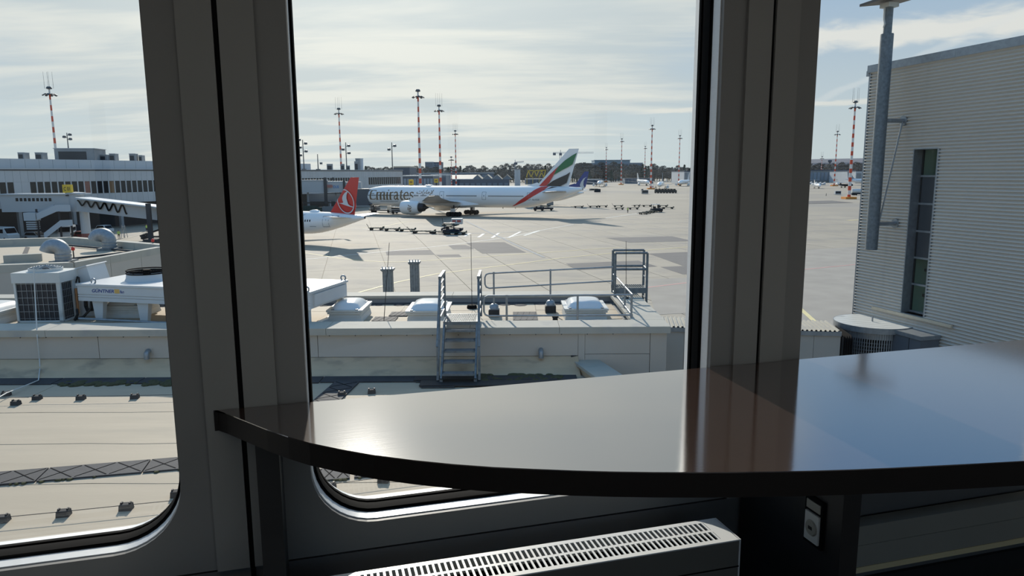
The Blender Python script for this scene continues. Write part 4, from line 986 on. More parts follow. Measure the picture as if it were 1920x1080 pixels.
def wrap(polys, rp, zp, side=-1, eps=.02, cut=.35):
    """flat (x, z) polygons laid on the round fuselage skin"""
    bm = bmesh.new()
    for pl in polys:
        try: bm.faces.new([bm.verts.new((x, 0, z)) for x, z in pl])
        except Exception: pass
    bmesh.ops.triangulate(bm, faces=bm.faces)
    zs = [v.co.z for v in bm.verts]; xs = [v.co.x for v in bm.verts]
    for lo, hi, ax, st in ((min(zs), max(zs), 2, cut), (min(xs), max(xs), 0, 1.6)):
        k = lo+st
        while k < hi:
            pn = Vector((0, 0, 0)); pn[ax] = 1; co = Vector((0, 0, 0)); co[ax] = k
            bmesh.ops.bisect_plane(bm, geom=bm.verts[:]+bm.edges[:]+bm.faces[:], plane_co=co, plane_no=pn); k += st
    for v in bm.verts:
        r = interp(rp, v.co.x); q = (v.co.z-interp(zp, v.co.x))/max(r, .01); q = max(-.999, min(.999, q))
        v.co.y = side*(r*math.sqrt(1-q*q)+eps)
        v.co.z += eps*q
    m = MB(); m.v = [tuple(v.co) for v in bm.verts]; bm.verts.index_update(); m.f = [tuple(v.index for v in f.verts) for f in bm.faces]; m.mi = [0]*len(m.f); bm.free()
    return m
def stroke(pts, w):
    """a pen line of changing width as quads (2D)"""
    out = []
    P = [Vector(p[:2]) for p in pts]; ws = [p[2] if len(p) > 2 else w for p in pts]
    L_, R_ = [], []
    for i, p in enumerate(P):
        d = (P[min(i+1, len(P)-1)]-P[max(i-1, 0)]).normalized(); nn = Vector((-d.y, d.x))*ws[i]/2; L_.append(p+nn); R_.append(p-nn)
    for i in range(len(P)-1): out.append([tuple(L_[i]), tuple(L_[i+1]), tuple(R_[i+1]), tuple(R_[i])])
    return out
def circ(cx, cy, rx, ry, a0, a1, n=10): return [(cx+rx*math.cos(RAD(lerp(a0, a1, i/n))), cy+ry*math.sin(RAD(lerp(a0, a1, i/n)))) for i in range(n+1)]

def big_twin():
    th = RAD(24); h = Vector((-math.cos(th), math.sin(th), 0))
    gear = PZ(868, 404, GZ); nose = gear+h*37.1
    M = Matrix.Translation((nose.x, nose.y, GZ)) @ Matrix.Rotation(-th, 4, 'Z')
    P = dict(L=73.9, R=3.1, zc=5.55, taper=3.0, up=1.0, wing=[(2.6, 24.0, 38.0, 3.9, 1.5), (11, 30.0, 39.0, 4.6, .9), (24, 38.9, 43.6, 5.9, .45), (30.3, 43.4, 46.6, 6.6, .25), (32.4, 46.6, 48.0, 6.8, .1)],
             stab=[(1.2, 62.0, 69.6, 6.9, .8), (10.7, 70.2, 72.9, 7.5, .25)], eng=[(9.6, 22.6, 2.65, 1.95, 7.4)], fin=[(60.0, 8.2), (69.9, 18.6), (72.7, 18.6), (69.8, 7.6)], fth=.55, dorsal=4.0,
             gear=[(5.9, 0, .55, 2, 1), (37.1, 5.5, .68, 2, 3)])
    t, fin, rp, zp = airliner('wide_body_airliner', 'white wide-body airliner with golden lettering and a striped green, red and black tail', M, P)
    m = MB(); m.loft([[(x, -w, 3.0+q), (x, -w*.6, 2.3+q), (x, w*.6, 2.3+q), (x, w, 3.0+q), (x, w*.9, 4.4), (x, -w*.9, 4.4)] for x, w, q in ((22, .6, .9), (25, 2.6, .3), (29, 3.3, 0), (38, 3.4, 0), (43, 2.5, .3), (47, .5, .9))]); m.build('belly_fairing', PLANEW, t, True)
    Z5 = lambda x, y, lat=-3.05: side_hit(640+x/4, 270+y/4, M, lat)
    # tail stripes on both faces of the fin
    def fin_poly(pl, mt, nm):
        q = [Z5(x, y, 0) for x, y in pl]
        for s in (-1, 1):
            m = MB(); m.add([(x, s*(lerp(.40, .2, min(1, max(0, (z-8)/10.5)))), z) for x, z in q], [tuple(range(len(q)))]); m.build(nm, mt, fin, fix=False)
    fin_poly([(1768, 66), (1736, 152), (1705, 172), (1660, 195), (1596, 232), (1612, 198), (1632, 168), (1680, 122), (1730, 88)], FLGRN, 'green_stripe')
    fin_poly([(1632, 166), (1612, 198), (1592, 238), (1562, 290), (1532, 322), (1492, 330), (1484, 318), (1520, 278), (1575, 220)], FLRED, 'red_stripe')
    fin_poly([(1720, 210), (1692, 292), (1640, 318), (1560, 332), (1530, 332), (1552, 305), (1590, 276), (1640, 252), (1690, 230)], FLBLK, 'black_stripe')
    red = [[(1478, 322), (1536, 318), (1512, 345), (1440, 345)], [(1440, 345), (1512, 345), (1470, 372), (1408, 372)], [(1408, 372), (1470, 372), (1420, 402), (1368, 402)], [(1368, 402), (1420, 402), (1372, 432), (1322, 434)], [(1322, 434), (1372, 432), (1330, 450), (1298, 452)], [(1298, 452), (1330, 450), (1284, 466), (1268, 467)]]
    wrap([[Z5(*p) for p in q] for q in red], rp, zp).build('red_stripe', FLRED, t, fix=False)
    wrap([[Z5(*p) for p in q] for q in ([(1560, 322), (1510, 346), (1502, 352), (1530, 340), (1600, 322)],)], rp, zp).build('black_stripe', FLBLK, t, fix=False)
    # lettering
    Q = lambda x, y: side_hit(660+x/11.294, 340+y/11.3, M, -3.05)
    S = []
    S += stroke([(400, 190), (386, 210), (380, 250), (378, 330), (384, 365), (400, 380)], 34) + stroke([(382, 196), (440, 190), (490, 192), (494, 214)], 14) + stroke([(385, 262), (430, 258), (462, 262)], 13) + stroke([(395, 378), (440, 380), (485, 378), (490, 350)], 15)
    for x, ww in ((528, 34), (603, 34), (680, 34)): S += stroke([(x, 232), (x, 386)], ww) + stroke([(x-26, 386), (x+28, 386)], 11)
    S += stroke([(508, 236), (545, 228)], 12) + stroke([(545, 250), (565, 230), (590, 232), (603, 255)], 15) + stroke([(620, 250), (640, 230), (666, 232), (680, 255)], 15)
    S += stroke([(744, 228), (744, 386)], 34) + stroke([(722, 234), (744, 230)], 11) + stroke([(718, 386), (774, 386)], 11) + stroke([(748, 190), (768, 190)], 24)
    S += stroke([(812, 228), (812, 386)], 34) + stroke([(790, 386), (842, 386)], 11) + stroke([(826, 252), (845, 232), (872, 236)], 22)
    S += stroke([(890, 250), (915, 230), (945, 232), (958, 262), (958, 350), (966, 382), (986, 384)], 28) + stroke([(955, 296), (920, 304), (898, 330), (896, 360), (914, 384), (945, 366), (958, 340)], 24)
    S += stroke([(1034, 190), (1034, 350), (1046, 382), (1078, 378)], 30) + stroke([(1004, 234), (1074, 234)], 13)
    S += stroke([(1105, 306), (1184, 298), (1186, 262), (1160, 232), (1130, 238), (1106, 272), (1102, 330), (1120, 376), (1155, 386), (1190, 366)], 25)
    S += stroke([(1296, 258), (1285, 236), (1255, 232), (1230, 250), (1236, 284), (1270, 304), (1292, 334), (1280, 372), (1248, 386), (1220, 374), (1216, 350)], 25)
    wrap([[Q(*p) for p in q] for q in S], rp, zp).build('airline_lettering', FLGLD, t, fix=False)
    def lettering(s, x0, x1, ybase, hgt, mt, bold=0.0, shear=0.0, qf=Q, nm='lettering'):
        vs, fs = text2d(s, 1.0, bold, shear); wd = max(v[0] for v in vs); top = max(v[1] for v in vs)
        pl = [[qf(lerp(x0, x1, vs[i][0]/wd), ybase-vs[i][1]/top*hgt) for i in f] for f in fs]
        wrap(pl, rp, zp, cut=.6).build(nm, mt, t, fix=False)
    lettering('\ufe95\ufe8d\ufead\ufe8e\ufee3\ufef9', 1362, 1715, 262, 82, FLGLD, .012, .25, nm='arabic_lettering')
    lettering('www.emirates.com', 580, 962, 432, 26, GREYD, .01)
    lettering('A6-EGE', 1425, 1478, 424, 11, GREYD, .01, 0, Z5)
    # windows, doors
    m = []
    def dots(x0, x1, y0, y1, step=7.4):
        k = int((x1-x0)/step)
        for i in range(k+1):
            x = x0+i*step; y = lerp(y0, y1, (x-x0)/max(1, x1-x0)); m.append([Z5(x-2.1, y-4.4), Z5(x+2.1, y-4.4), Z5(x+2.1, y+4.4), Z5(x-2.1, y+4.4)])
    for a, b in ((196, 320), (330, 440), (452, 530), (546, 580), (598, 636), (660, 730), (790, 1012), (1104, 1370)): dots(a, b, 384+(a-196)*.007, 384+(b-196)*.007)
    wrap(m, rp, zp, cut=9).build('cabin_window', DKGLASS, t, kind='stuff', fix=False)
    for x0, x1, y0, y1 in ((737, 766, 358, 414), (1055, 1083, 360, 417), (1392, 1414, 366, 420), (300, 322, 356, 408)):
        fr = []
        for a, b in (((x0, y0), (x1, y0)), ((x1, y0), (x1, y1)), ((x1, y1), (x0, y1)), ((x0, y1), (x0, y0))): fr += stroke([a, b], 2.2)
        fr.append([(lerp(x0, x1, .4), lerp(y0, y1, .42)), (lerp(x0, x1, .6), lerp(y0, y1, .42)), (lerp(x0, x1, .6), lerp(y0, y1, .58)), (lerp(x0, x1, .4), lerp(y0, y1, .58))])
        wrap([[Z5(*p) for p in q] for q in fr], rp, zp, cut=.8).build('cabin_door', GREYD, t, fix=False)
    m = MB(); m.lathe([(.01, 0), (.5, .02), (.9, .2), (.9, .3), (.01, .5)], 14, (0, 0, 0)); o = m.build('antenna_dome', PLANEW, t, True); o.location = (26, 0, 8.5); o.scale = (1.8, .8, 1)
    for px in (1210, 1303): x, z = Z5(px, 480, 0); m = MB(); m.prism([(x-.2, -.02, z+.6), (x+.25, -.02, z+.6), (x+.2, -.02, z-.15), (x, -.02, z-.15)], (0, .04, 0)); m.build('blade_antenna', DARKM, t)
    # mark on the near engine cowl: rounded golden emblem of strokes
    E0 = (9.6, 22.6, 2.65, 1.95, 7.4); c = side_hit(660+1215/11.294, 340+570/11.3, M, -11.5); m = MB()
    for q in stroke([(-.5, .9), (.1, .55), (-.1, .1), (.45, -.2)], .22)+stroke([(.35, .7), (.6, .1), (.1, -.35), (-.35, -.1)], .2)+stroke([(-.4, .3), (-.6, -.35), (.2, -.75), (.5, -.55)], .2)+stroke([(-.45, -.95), (.35, -.95)], .16):
        vs = []
        for x, z in q:
            zz = (c[1]+z-E0[2])/E0[3]; zz = max(-.95, min(.95, zz)); vs.append((c[0]+x, -(9.6+E0[3]*math.sqrt(1-zz*zz)+.03), c[1]+z))
        m.add(vs, [(0, 1, 2, 3)])
    m.build('engine_emblem', FLGLD, t, fix=False)
    return M
TWM = big_twin()
def red_tail():
    th = RAD(27); tail = PZ(684, 408, GZ+4.9)
    h = Vector((-math.cos(th), math.sin(th), 0)); L = 44.5; nose = tail+h*L
    M = Matrix.Translation((nose.x, nose.y, GZ)) @ Matrix.Rotation(-th, 4, 'Z')
    P = dict(L=L, R=2.0, zc=3.75, taper=3.3, up=.8, wing=[(1.6, 15.5, 23.0, 2.9, .9), (6, 18.2, 23.6, 3.4, .6), (16.2, 24.8, 26.6, 4.6, .25)], winglet=2.3, wingmat=PLANEW, stabmat=PLANEW,
             stab=[(.8, 37.8, 42.3, 4.9, .5), (6.2, 41.0, 42.9, 5.3, .2)], eng=[(5.75, 12.5, 1.75, 1.15, 5.0)], fin=[(34.6, 5.6), (39.4, 11.76), (42.2, 11.76), (41.2, 5.3)], fth=.42, dorsal=2.6, finmat=FLRED,
             gear=[(5.1, 0, .42, 2, 1), (21.3, 3.8, .58, 2, 1)])
    Z = lambda x, y, lat=-1.95: side_hit(555+x/8.306, 320+y/8.308, M, lat)
    a, b, c_, d = Z(530, 640, 0), Z(850, 104, 0), Z(980, 104, 0), Z(912, 680, 0)
    e = Z(556, 612, 0); az_ = min(a[1], d[1])-.25; P['fin'] = [(e[0]+(az_-e[1])*(b[0]-e[0])/(b[1]-e[1]), az_), b, c_, (d[0], d[1]-.3)]; P['dorsal'] = 1.6
    t, fin, rp, zp = airliner('narrow_body_airliner', 'white airliner with a red tail bearing a white bird in a ring', M, P)
    m = MB(); off = lambda z: lerp(.30, .17, min(1, max(0, (z-5.5)/6.2)))
    ring = []
    for i in range(48):
        a0, a1 = 2*math.pi*i/48, 2*math.pi*(i+1)/48
        E_ = lambda a, k: (787+137*k*math.cos(a)+.20*193*k*math.sin(a)*-.0, 477+ (193*k)*math.sin(a))
        T = lambda a, k: (786+134*k*math.cos(a)-24*k*math.sin(a)*-1, 477+190*k*math.sin(a)+26*k*math.cos(a))
        ring.append([T(a0, 1), T(a1, 1), T(a1, .91), T(a0, .91)])
    bird = [[(820, 322), (792, 330), (765, 355), (742, 390), (733, 430), (738, 462), (752, 490), (812, 470), (800, 430), (800, 380)], [(752, 490), (745, 500), (715, 505), (678, 503), (735, 520), (790, 540), (840, 556), (828, 520), (812, 470)], [(828, 520), (840, 556), (880, 568), (906, 572), (905, 560), (860, 545)]]
    for s in (-1, 1):
        m = MB()
        for pl in ring+bird:
            q = [Z(x, y, 0) for x, y in pl]; le = lambda z: e[0]+(z-e[1])*(b[0]-e[0])/(b[1]-e[1])+.12
            if all(x < le(z) for x, z in q): continue
            q = [(max(x, le(z)), z) for x, z in q]; m.add([(x, s*off(z), z) for x, z in q], [tuple(range(len(q)))])
        m.build('tail_emblem', WHITE, fin, fix=False)
    vs, fs = text2d('TC-LTM', 1, .01); wd = max(v[0] for v in vs)
    wrap([[Z(lerp(500, 607, vs[i][0]/wd), 725-vs[i][1]*30) for i in f] for f in fs], rp, zp, cut=.8).build('registration_lettering', GREYD, t, fix=False)
    wrap([[Z(x, y) for x, y in ((k-8, 764), (k+8, 764), (k+8, 796), (k-8, 796))] for k in (106, 139, 173, 208)], rp, zp, cut=.8).build('cabin_window', DKGLASS, t, fix=False)
    fr = []
    for p, q in (((388, 712), (470, 712)), ((470, 712), (478, 872)), ((478, 872), (392, 872)), ((392, 872), (388, 712)), ((436, 760), (436, 780)), ((392, 882), (486, 882))): fr += stroke([p, q], 4)
    wrap([[Z(*p) for p in q] for q in fr], rp, zp, cut=.6).build('cabin_door', GREYD, t, fix=False)
    wrap([[Z(*p) for p in q] for q in stroke([(205, 870), (295, 872)], 7)], rp, zp).build('service_marking', GREYD, t, fix=False)
    wrap([[Z(*p) for p in q] for q in ([(30, 720), (70, 690), (118, 672), (80, 705), (40, 735)], [(30, 765), (60, 735), (110, 730), (70, 752), (40, 790)], [(36, 820), (60, 780), (90, 765), (70, 795), (50, 820)])], rp, zp).build('feather_marking', mat('feather_grey', (176, 182, 190), .5), t, fix=False)
    x, z = Z(295, 640, 0); m = MB(); m.lathe([(.01, -.2), (1, 0), (.8, .35), (.4, .5), (.01, .55)], 16); o = m.build('antenna_dome', PLANEW, t, True); o.location = (x, 0, z-.05); o.scale = (1.25, .6, .8)
red_tail()
def blue_tail():
    th = RAD(22); tail = PY(1094, 352, 262); h = Vector((-math.cos(th), math.sin(th), 0)); L = 39.5
    nose = tail+h*L; M = Matrix.Translation((nose.x, nose.y, GZ)) @ Matrix.Rotation(-th, 4, 'Z')
    P = dict(L=L, R=1.9, zc=3.6, taper=3.2, wing=[(1.5, 13.5, 20.5, 2.8, .9), (16.5, 22, 23.6, 4.3, .25)], winglet=2.2, stab=[(.8, 34, 38, 5.1, .45), (6.8, 37.6, 39.2, 5.7, .2)], eng=[(5, 11.5, 1.7, 1.05, 4.2)],
             fin=[(32.0, 5.4), (37.0, 12.5), (39.2, 12.5), (37.8, 5.0)], fth=.4, dorsal=3.2, finmat=FLBLU, gear=[(4, 0, .4, 2, 1), (19.5, 2.9, .55, 2, 1)])
    Z = lambda x, y, lat=0: side_hit(900+x/4.571, 200+y/4.573, M, lat)
    P['fin'] = [Z(800, 690), Z(898, 556), Z(933, 554), Z(905, 700)]; P['dorsal'] = 4
    t, fin, rp, zp = airliner('blue_tail_airliner', 'airliner with a deep blue tail and white crescent, mostly hidden behind the wide-body', M, P, n=18)
    for s in (-1, 1):
        m = MB(); q = [Z(x, y) for x, y in ((920, 600), (890, 615), (868, 645), (858, 672), (868, 700), (900, 702), (888, 670), (890, 640), (902, 615))]
        m.add([(x, s*.3, z) for x, z in q], [tuple(range(len(q)))]); m.build('tail_emblem', WHITE, fin, fix=False)
blue_tail()
def far_planes():
    rows = [(1126, 342, 640, 78, 62, 'white parked airliner with a dark tail below the long office block', FLBLK), (1205, 342, 680, 97, 55, 'distant white airliner standing just before the thin mast pair', PLANEW), (1239, 345, 540, 74, 45, 'distant white airliner seen nose on with a blue-grey tail', FARB), (1283, 343, 640, 62, 40, 'distant white airliner partly behind the thick red and white mast base', PLANEW), (1625, 341, 640, 185, 40, 'distant grey airliner before the hangar beyond the camera pole', PLANEG), (930, 352, 330, 200, 30, 'white airliner almost hidden behind the striped tail', PLANEW)]
    for (px, py, Y, rot, Lw, lab, fm) in rows[:5]:
        p = PY(px, py, Y); M = Matrix.Translation((p.x, Y, GZ)) @ Matrix.Rotation(RAD(rot), 4, 'Z') @ Matrix.Translation((-18, 0, 0))
        P = dict(L=37.5, R=1.95, zc=3.6, taper=3.2, wing=[(1.5, 13, 20, 2.8, .9), (17, 21, 22.6, 4.5, .25)], winglet=2.2, stab=[(.8, 32, 36, 5.0, .45), (6.4, 35.2, 36.9, 5.5, .2)], eng=[(5.5, 10.5, 1.6, 1.1, 4.2)],
                 fin=[(29.5, 5.2), (34.2, 11.8), (36.6, 11.8), (35.6, 5.0)], fth=.4, dorsal=2.5, finmat=fm, gear=[(5, 0, .4, 2, 1), (17.5, 3.6, .55, 2, 1)])
        t, fin, rp, zp = airliner('distant_airliner', lab, M, P, n=12)
        q = [[(x, zp_+.35), (x+.35, zp_+.35), (x+.35, zp_+.75), (x, zp_+.75)] for x in [6+.9*i for i in range(26)] for zp_ in [interp(zp, x)]]
        for s in (-1, 1): wrap(q, rp, zp, side=s, cut=9).build('cabin_window', DKGLASS, t, kind='stuff', fix=False)
    # two small business jets with high tailplanes near the hangar
    for px, py, Y, lab in ((1532, 348, 520, 'small white jet with a high tailplane by the hangar mast'), (1583, 349, 540, 'small dark business jet beside the thick mast and hangar')):
        p = PY(px, py, Y); M = Matrix.Translation((p.x, Y, GZ)) @ Matrix.Rotation(RAD(80 if px < 1550 else 105), 4, 'Z') @ Matrix.Translation((-9, 0, 0))
        P = dict(L=19, R=1.2, zc=2.3, taper=3.2, wing=[(.9, 8, 11.4, 1.5, .4), (9.3, 11, 12.2, 2.2, .15)], winglet=1.1, stab=[(.1, 16.6, 18.6, 6.1, .2), (3.7, 17.8, 18.9, 6.3, .1)], eng=[(2.1, 12.5, 2.9, .62, 3.4)], fin=[(14, 3.3), (17, 6.2), (18.8, 6.2), (17.9, 3.1)], fth=.25, dorsal=1, gear=[(3, 0, .25, 2, 1), (10, 1.5, .35, 2, 1)], body=PLANEW if px < 1550 else PLANED)
        t, fin, rp, zp = airliner('business_jet', lab, M, P, n=12)
        wrap([[(x, 2.6), (x+.4, 2.6), (x+.4, 2.95), (x, 2.95)] for x in (5, 6.2, 7.4, 8.6, 9.8)], rp, zp, cut=9).build('cabin_window', DKGLASS, t, fix=False)
far_planes()
# ================================================================== apron
def apron():
    t = struct('apron')
    m = MB(); m.add([(-2600, -40, GZ-.05), (2600, -40, GZ-.05), (2600, 4200, GZ-.05), (-2600, 4200, GZ-.05)], [(0, 1, 2, 3)]); m.build('apron_base', CONCB, t)
    az = RAD(-12.5); d = Vector((math.sin(az), math.cos(az), 0)); n = Vector((math.cos(az), -math.sin(az), 0))
    p = PZ(838, 500, GZ); w, l = 7.85, 15.7
    o0 = p-d*(p.dot(d)) ; base = None; cells = []
    for i in range(-16, 15):
        for j in range(2, 13):
            c = p+n*((i+.5)*w)+d*((j-6+.5)*l)
            if c.y < 42 or abs(c.x) > .78*c.y+8: continue
            cells.append((c.length, c))
    cells.sort(key=lambda q: q[0]); rz = -az
    rest = MB()
    for k, (q, c) in enumerate(cells):
        if k < 290:
            if base is None:
                m = MB(); m.box(-w/2+.035, w/2-.035, -l/2+.035, l/2-.035, -.05, 0); base = m.build('apron_slab', CONC, t); base.location = (c.x, c.y, GZ); base.rotation_euler = (0, 0, -az*-1 if 0 else math.atan2(d.y, d.x)-math.pi/2)
            else: share(base, (c.x, c.y, GZ), t, math.atan2(d.y, d.x)-math.pi/2)
        else:
            rest.T = Matrix.Translation((c.x, c.y, GZ)) @ Matrix.Rotation(math.atan2(d.y, d.x)-math.pi/2, 4, 'Z'); rest.box(-w/2+.035, w/2-.035, -l/2+.035, l/2-.035, -.05, 0)
    rest.build('far_slab', CONC, t, kind='stuff')
    zz = [GZ+.004]
    def patch(pts, mt, nm='asphalt_patch'):
        zz[0] += .0006; a = [PZ(x, y, zz[0]) for x, y in pts]; m = MB(); m.prism(a, (0, 0, .004)); m.build(nm, mt, t)
    A = lambda x, y: (680+x/5.818, 400+y/5.82)
    B = lambda x, y: (880+x/3.6, 440+y/3.6)
    C = lambda x, y: (1480+x/2.843, 300+y/2.842)
    for q in ([A(930, 348), A(1120, 345), A(1205, 372), A(1215, 392), A(985, 393)], [A(1120, 320), A(1545, 315), A(1785, 428), A(1305, 440)], [A(250, 415), A(740, 400), A(790, 452), A(262, 457)], [A(795, 452), A(1050, 448), A(1080, 475), A(840, 478)],
              [B(650, 195), B(1140, 175), B(1270, 215), B(730, 240)], [B(1210, 128), B(1620, 110), B(1700, 205), B(1440, 210)], [B(1290, 218), B(1660, 203), B(1780, 265), B(1440, 268)], [C(-150, 470), C(55, 497), C(215, 530), C(-40, 540)],
              [(1135, 446), (1260, 443), (1300, 452), (1180, 455)], [(1300, 404), (1420, 401), (1440, 406), (1320, 409)]):
        patch(q, ASPH)
    patch([(1500, 470), (1640, 460), (1680, 620), (1380, 640)], ASPL); patch([B(1180, 300), B(1560, 290), B(1700, 520), B(1260, 540)], ASPL)
    patch([(1420, 379), (1560, 376), (1600, 380), (1440, 384)], ASPH)
    def line(pts, mt, w=.3):
        zz[0] += .0006; P = [PZ(x, y, zz[0]+.003) for x, y in pts]; m = MB(); L_ = []; R_ = []
        for i, q in enumerate(P):
            dd = (P[min(i+1, len(P)-1)]-P[max(i-1, 0)]).normalized(); nn = Vector((-dd.y, dd.x, 0))*w/2; L_.append(q+nn); R_.append(q-nn)
        for i in range(len(P)-1): m.prism([L_[i], R_[i], R_[i+1], L_[i+1]], (0, 0, .003))
        m.build('painted_line', mt, t)
    line([A(-700, 510), A(0, 440), A(500, 392), A(960, 345), A(1300, 300), A(1590, 262), A(1920, 190), A(2300, 120)], LINEW)
    line([A(-700, 420), A(-250, 490), A(0, 515), A(200, 528), A(400, 530), A(700, 515), A(1200, 480), A(1920, 432), A(2800, 370)], LINEY)
    line([(560, 580), (620, 562), (677, 547), (744, 529), (820, 513), (950, 497), (1050, 484), (1147, 474.5), (1300, 462)], LINEY, .32)
    line([A(-900, 165), A(0, 168), A(560, 215), A(1100, 250), A(1590, 266)], LINEW, .28)
    line([A(-20, 160), A(250, 138), A(450, 95), A(620, 78)], LINEY, .28)
    for q in ((1112, 250, 1170, 218), (1262, 262, 1320, 222), (1410, 268, 1485, 215), (1592, 265, 1722, 200), (1760, 243, 1925, 190)): line([A(q[0], q[1]), A(q[2], q[3])], LINEW, .55)
    line([A(1170, 218), A(1330, 214), A(1485, 210), A(1720, 192), A(1925, 186)], LINEW, .25)
    line([A(1130, 85), A(1260, 150), A(1420, 225), A(1520, 268), A(1640, 330), A(1800, 400), A(1980, 480)], CONCD, .5)
    line([B(1100, 372), B(1210, 355), B(1500, 320)], LINER, .3); line([C(-60, 600), C(60, 585), C(365, 555)], LINER, .3); line([C(-20, 720), C(45, 780), C(130, 855), C(200, 915)], LINEY, .4)
    line([(1135, 409), (1190, 401), (1240, 394)], LINEW, .5); line([C(310, 322), C(375, 318)], LINEY, 1.2)
apron()
# ================================================================== terminal pier
TD = Vector((53.7, 146, 0)).normalized(); T0 = Vector((-98.7, 146, GZ))
TM = Matrix.Translation(T0) @ Matrix.Rotation(math.atan2(TD.y, TD.x), 4, 'Z'); TMi = TM.inverted()
def terminal():
    t = struct('wall_terminal', TM)
    S = lambda px, py=350: hit(px, py, TMi).x
    s_end = S(756); s_up = S(612); s0 = S(54.5)
    eave, top, wt, wb, low = 13.6, 15.75, 10.95, 8.25, 5.9
    SM = -70.0
    m = MB(); m.box(SM, s_end, .12, 30, low, eave); m.box(SM, s_end, 7, 30, 0, low); m.box(SM, s_up, 6.0, 28, eave, top); m.build('core', TERMW, t)
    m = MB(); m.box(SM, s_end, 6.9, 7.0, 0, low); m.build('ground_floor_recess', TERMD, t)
    pu = pl = None; n = 0
    w = 1.55; gaps = [(S(21), S(54)-.15), (S(661), S(689))]
    k0 = int((SM-s0)/w); i = k0; npan = 0
    up2 = None
    while s0+i*w+w < s_end-.4:
        s = s0+i*w
        if pu is None:
            pu = MB().box(.02, w-.02, 0, .12, wt+.02, eave-.35).build('upper_panel', TERMW, t); pl = MB().box(.02, w-.02, 0, .12, low, wb-.02).build('lower_panel', TERMW, t); pu.location = pl.location = (s, 0, 0)
            mul = MB().box(-.02, .26, -.02, .12, wb-.02, wt+.02).build('window_mullion', TERMW, t); mul.location = (s, 0, 0)
            gl = MB().box(.27, w-.02, .05, .11, wb, wt).build('window_pane', DKGLASS, t); gl.location = (s, 0, 0); inf = None
        else:
            share(pu, (s, 0, 0), t); share(pl, (s, 0, 0), t)
            if any(a <= s+w*.5 <= b for a, b in gaps):
                if inf is None: inf = MB().box(.02, w-.02, 0, .12, wb, wt).build('infill_panel', TERMW, t); inf.location = (s, 0, 0)
                else: share(inf, (s, 0, 0), t)
            else: share(mul, (s, 0, 0), t); share(gl, (s, 0, 0), t)
        i += 1
    for k, nm, mt in ((12, 'brown_blind', mat('blind_brown', (120, 92, 62), .7)), (8, 'poster', mat('poster_rust', (132, 82, 68), .6))):  # plain brown blind and rust poster over two panes
        m = MB(); m.box(s0+k*w+.3, s0+k*w+w-.05, .03, .05, wb+.05, wt-.05); m.build(nm, mt, t)
    m = MB(); m.box(SM, s_end, -.1, .3, eave-.33, eave-.1); m.build('eaves_gutter', TERMD, t); m = MB(); m.box(SM, s_end, -.2, 1.2, eave-.09, eave+.12); m.build('eaves_edge', TERMW, t)
    L = s_up-SM; n = int(L/3.1); p = None
    for k in range(n):
        if p is None: p = MB().box(.03, L/n-.03, 5.9, 6.0, eave+.2, top).build('upper_storey_panel', TERMW, t); p.location = (SM, 0, 0)
        else: share(p, (SM+L*k/n, 0, 0), t)
    for k in range(16):
        s = -38+k*12.0; m = MB(); m.box(s, s+.7, .3, 1.0, 0, low); m.build('column', CONCD, t)
    for k in range(9):
        s = -34+k*3.2; m = MB(); m.box(s+.1, s+3.0, 6.7, 6.9, .3, 3.6); m.build('shop_window', DKGLASS, t)
        m = MB(); m.box(s-.08, s+.08, 6.6, 6.9, .0, 3.8); m.build('shopfront_frame', TERMW, t)
        if k % 2: m = MB(); m.box(s+.6, s+1.5, 6.55, 6.6, .5, 2.2); m.build('notice_board', FARW, t)
    m = MB(); m.box(-36, -4, .0, 6.9, low-.1, low); m.build('soffit', TERMW, t)
    # roof plant
    def plant(x0, x1, ytop, ybase, sd, lab, mt=CONCD, dp=3.0):
        zb = top if x1 < 612 else eave; a, b = hit((x0+x1)/2, ybase, TMi, sd), None
        w2 = (x1-x0)/2/FPX*(TM @ a - EYE).dot(CF); z1 = hit((x0+x1)/2, ytop, TMi, sd).z
        c = TM @ Vector((a.x, sd, zb)); o = thing('roof_plant', lab, 'machine', c, .25)
        m = MB(); m.box(-w2, w2, -dp/2, dp/2, 0, max(z1-zb, .4)); m.build('housing', mt, o)
        m = MB(); m.box(-w2*.8, w2*.6, -dp/2-.05, -dp/2, .15, max(z1-zb, .4)*.75); m.build('louvre', TERMD, o)
        m = MB(); m.box(-w2*1.05, w2*1.05, -dp/2-.1, dp/2+.1, max(z1-zb, .4), max(z1-zb, .4)+.12); m.build('lid', TERMW, o)
    for q in ((120, 185, 280, 297, 12, 'big grey plant room on the terminal roof'), (40, 50, 287, 296, 10, 'small pale plant box beside the striped mast on the terminal roof'), (72, 84, 287, 296, 10, 'grey plant box between the tall mast and roof plant room'), (209, 219, 289, 297, 9, 'first small vent box after the big plant room'), (246, 256, 289, 297, 9, 'round-topped vent box near the window pillar'), (263, 269, 292, 297, 9, 'tiny vent box beside the window pillar'), (188, 203, 291, 297, 9, 'low dark roof duct beside the big plant room'),
              (613, 624, 308, 316, 12, 'pale blue roof cabinet on the far terminal roof'), (639, 646, 308, 316, 10, 'grey box at the foot of the tall mast on the terminal roof'), (649, 656, 311, 316, 10, 'small box at the foot of the dark lamp pole'), (665, 672, 303, 317, 12, 'dark plant box with two flues'), (600, 605, 305, 316, 12, 'narrow plant box near the roof step')):
        plant(*q[:5], q[5], dp=9.0 if q[0] == 120 else 3.0)
    for px in (671, 677):
        a = hit(px, 310, TMi, 12); c = TM @ Vector((a.x, 12, eave)); z1 = hit(px, 298.5, TMi, 12).z-eave; m = MB(); m.cyl((0, 0, 0), (0, 0, z1), .9, n=12); m.cyl((0, 0, z1), (0, 0, z1+.3), 1.0, n=12); o = m.build('roof_flue', FARW if px == 677 else CONCD); o.location = c; tag(o, '%s round flue of the twin flues on the terminal roof' % ('paler' if px == 677 else 'darker'), 'flue')
terminal()
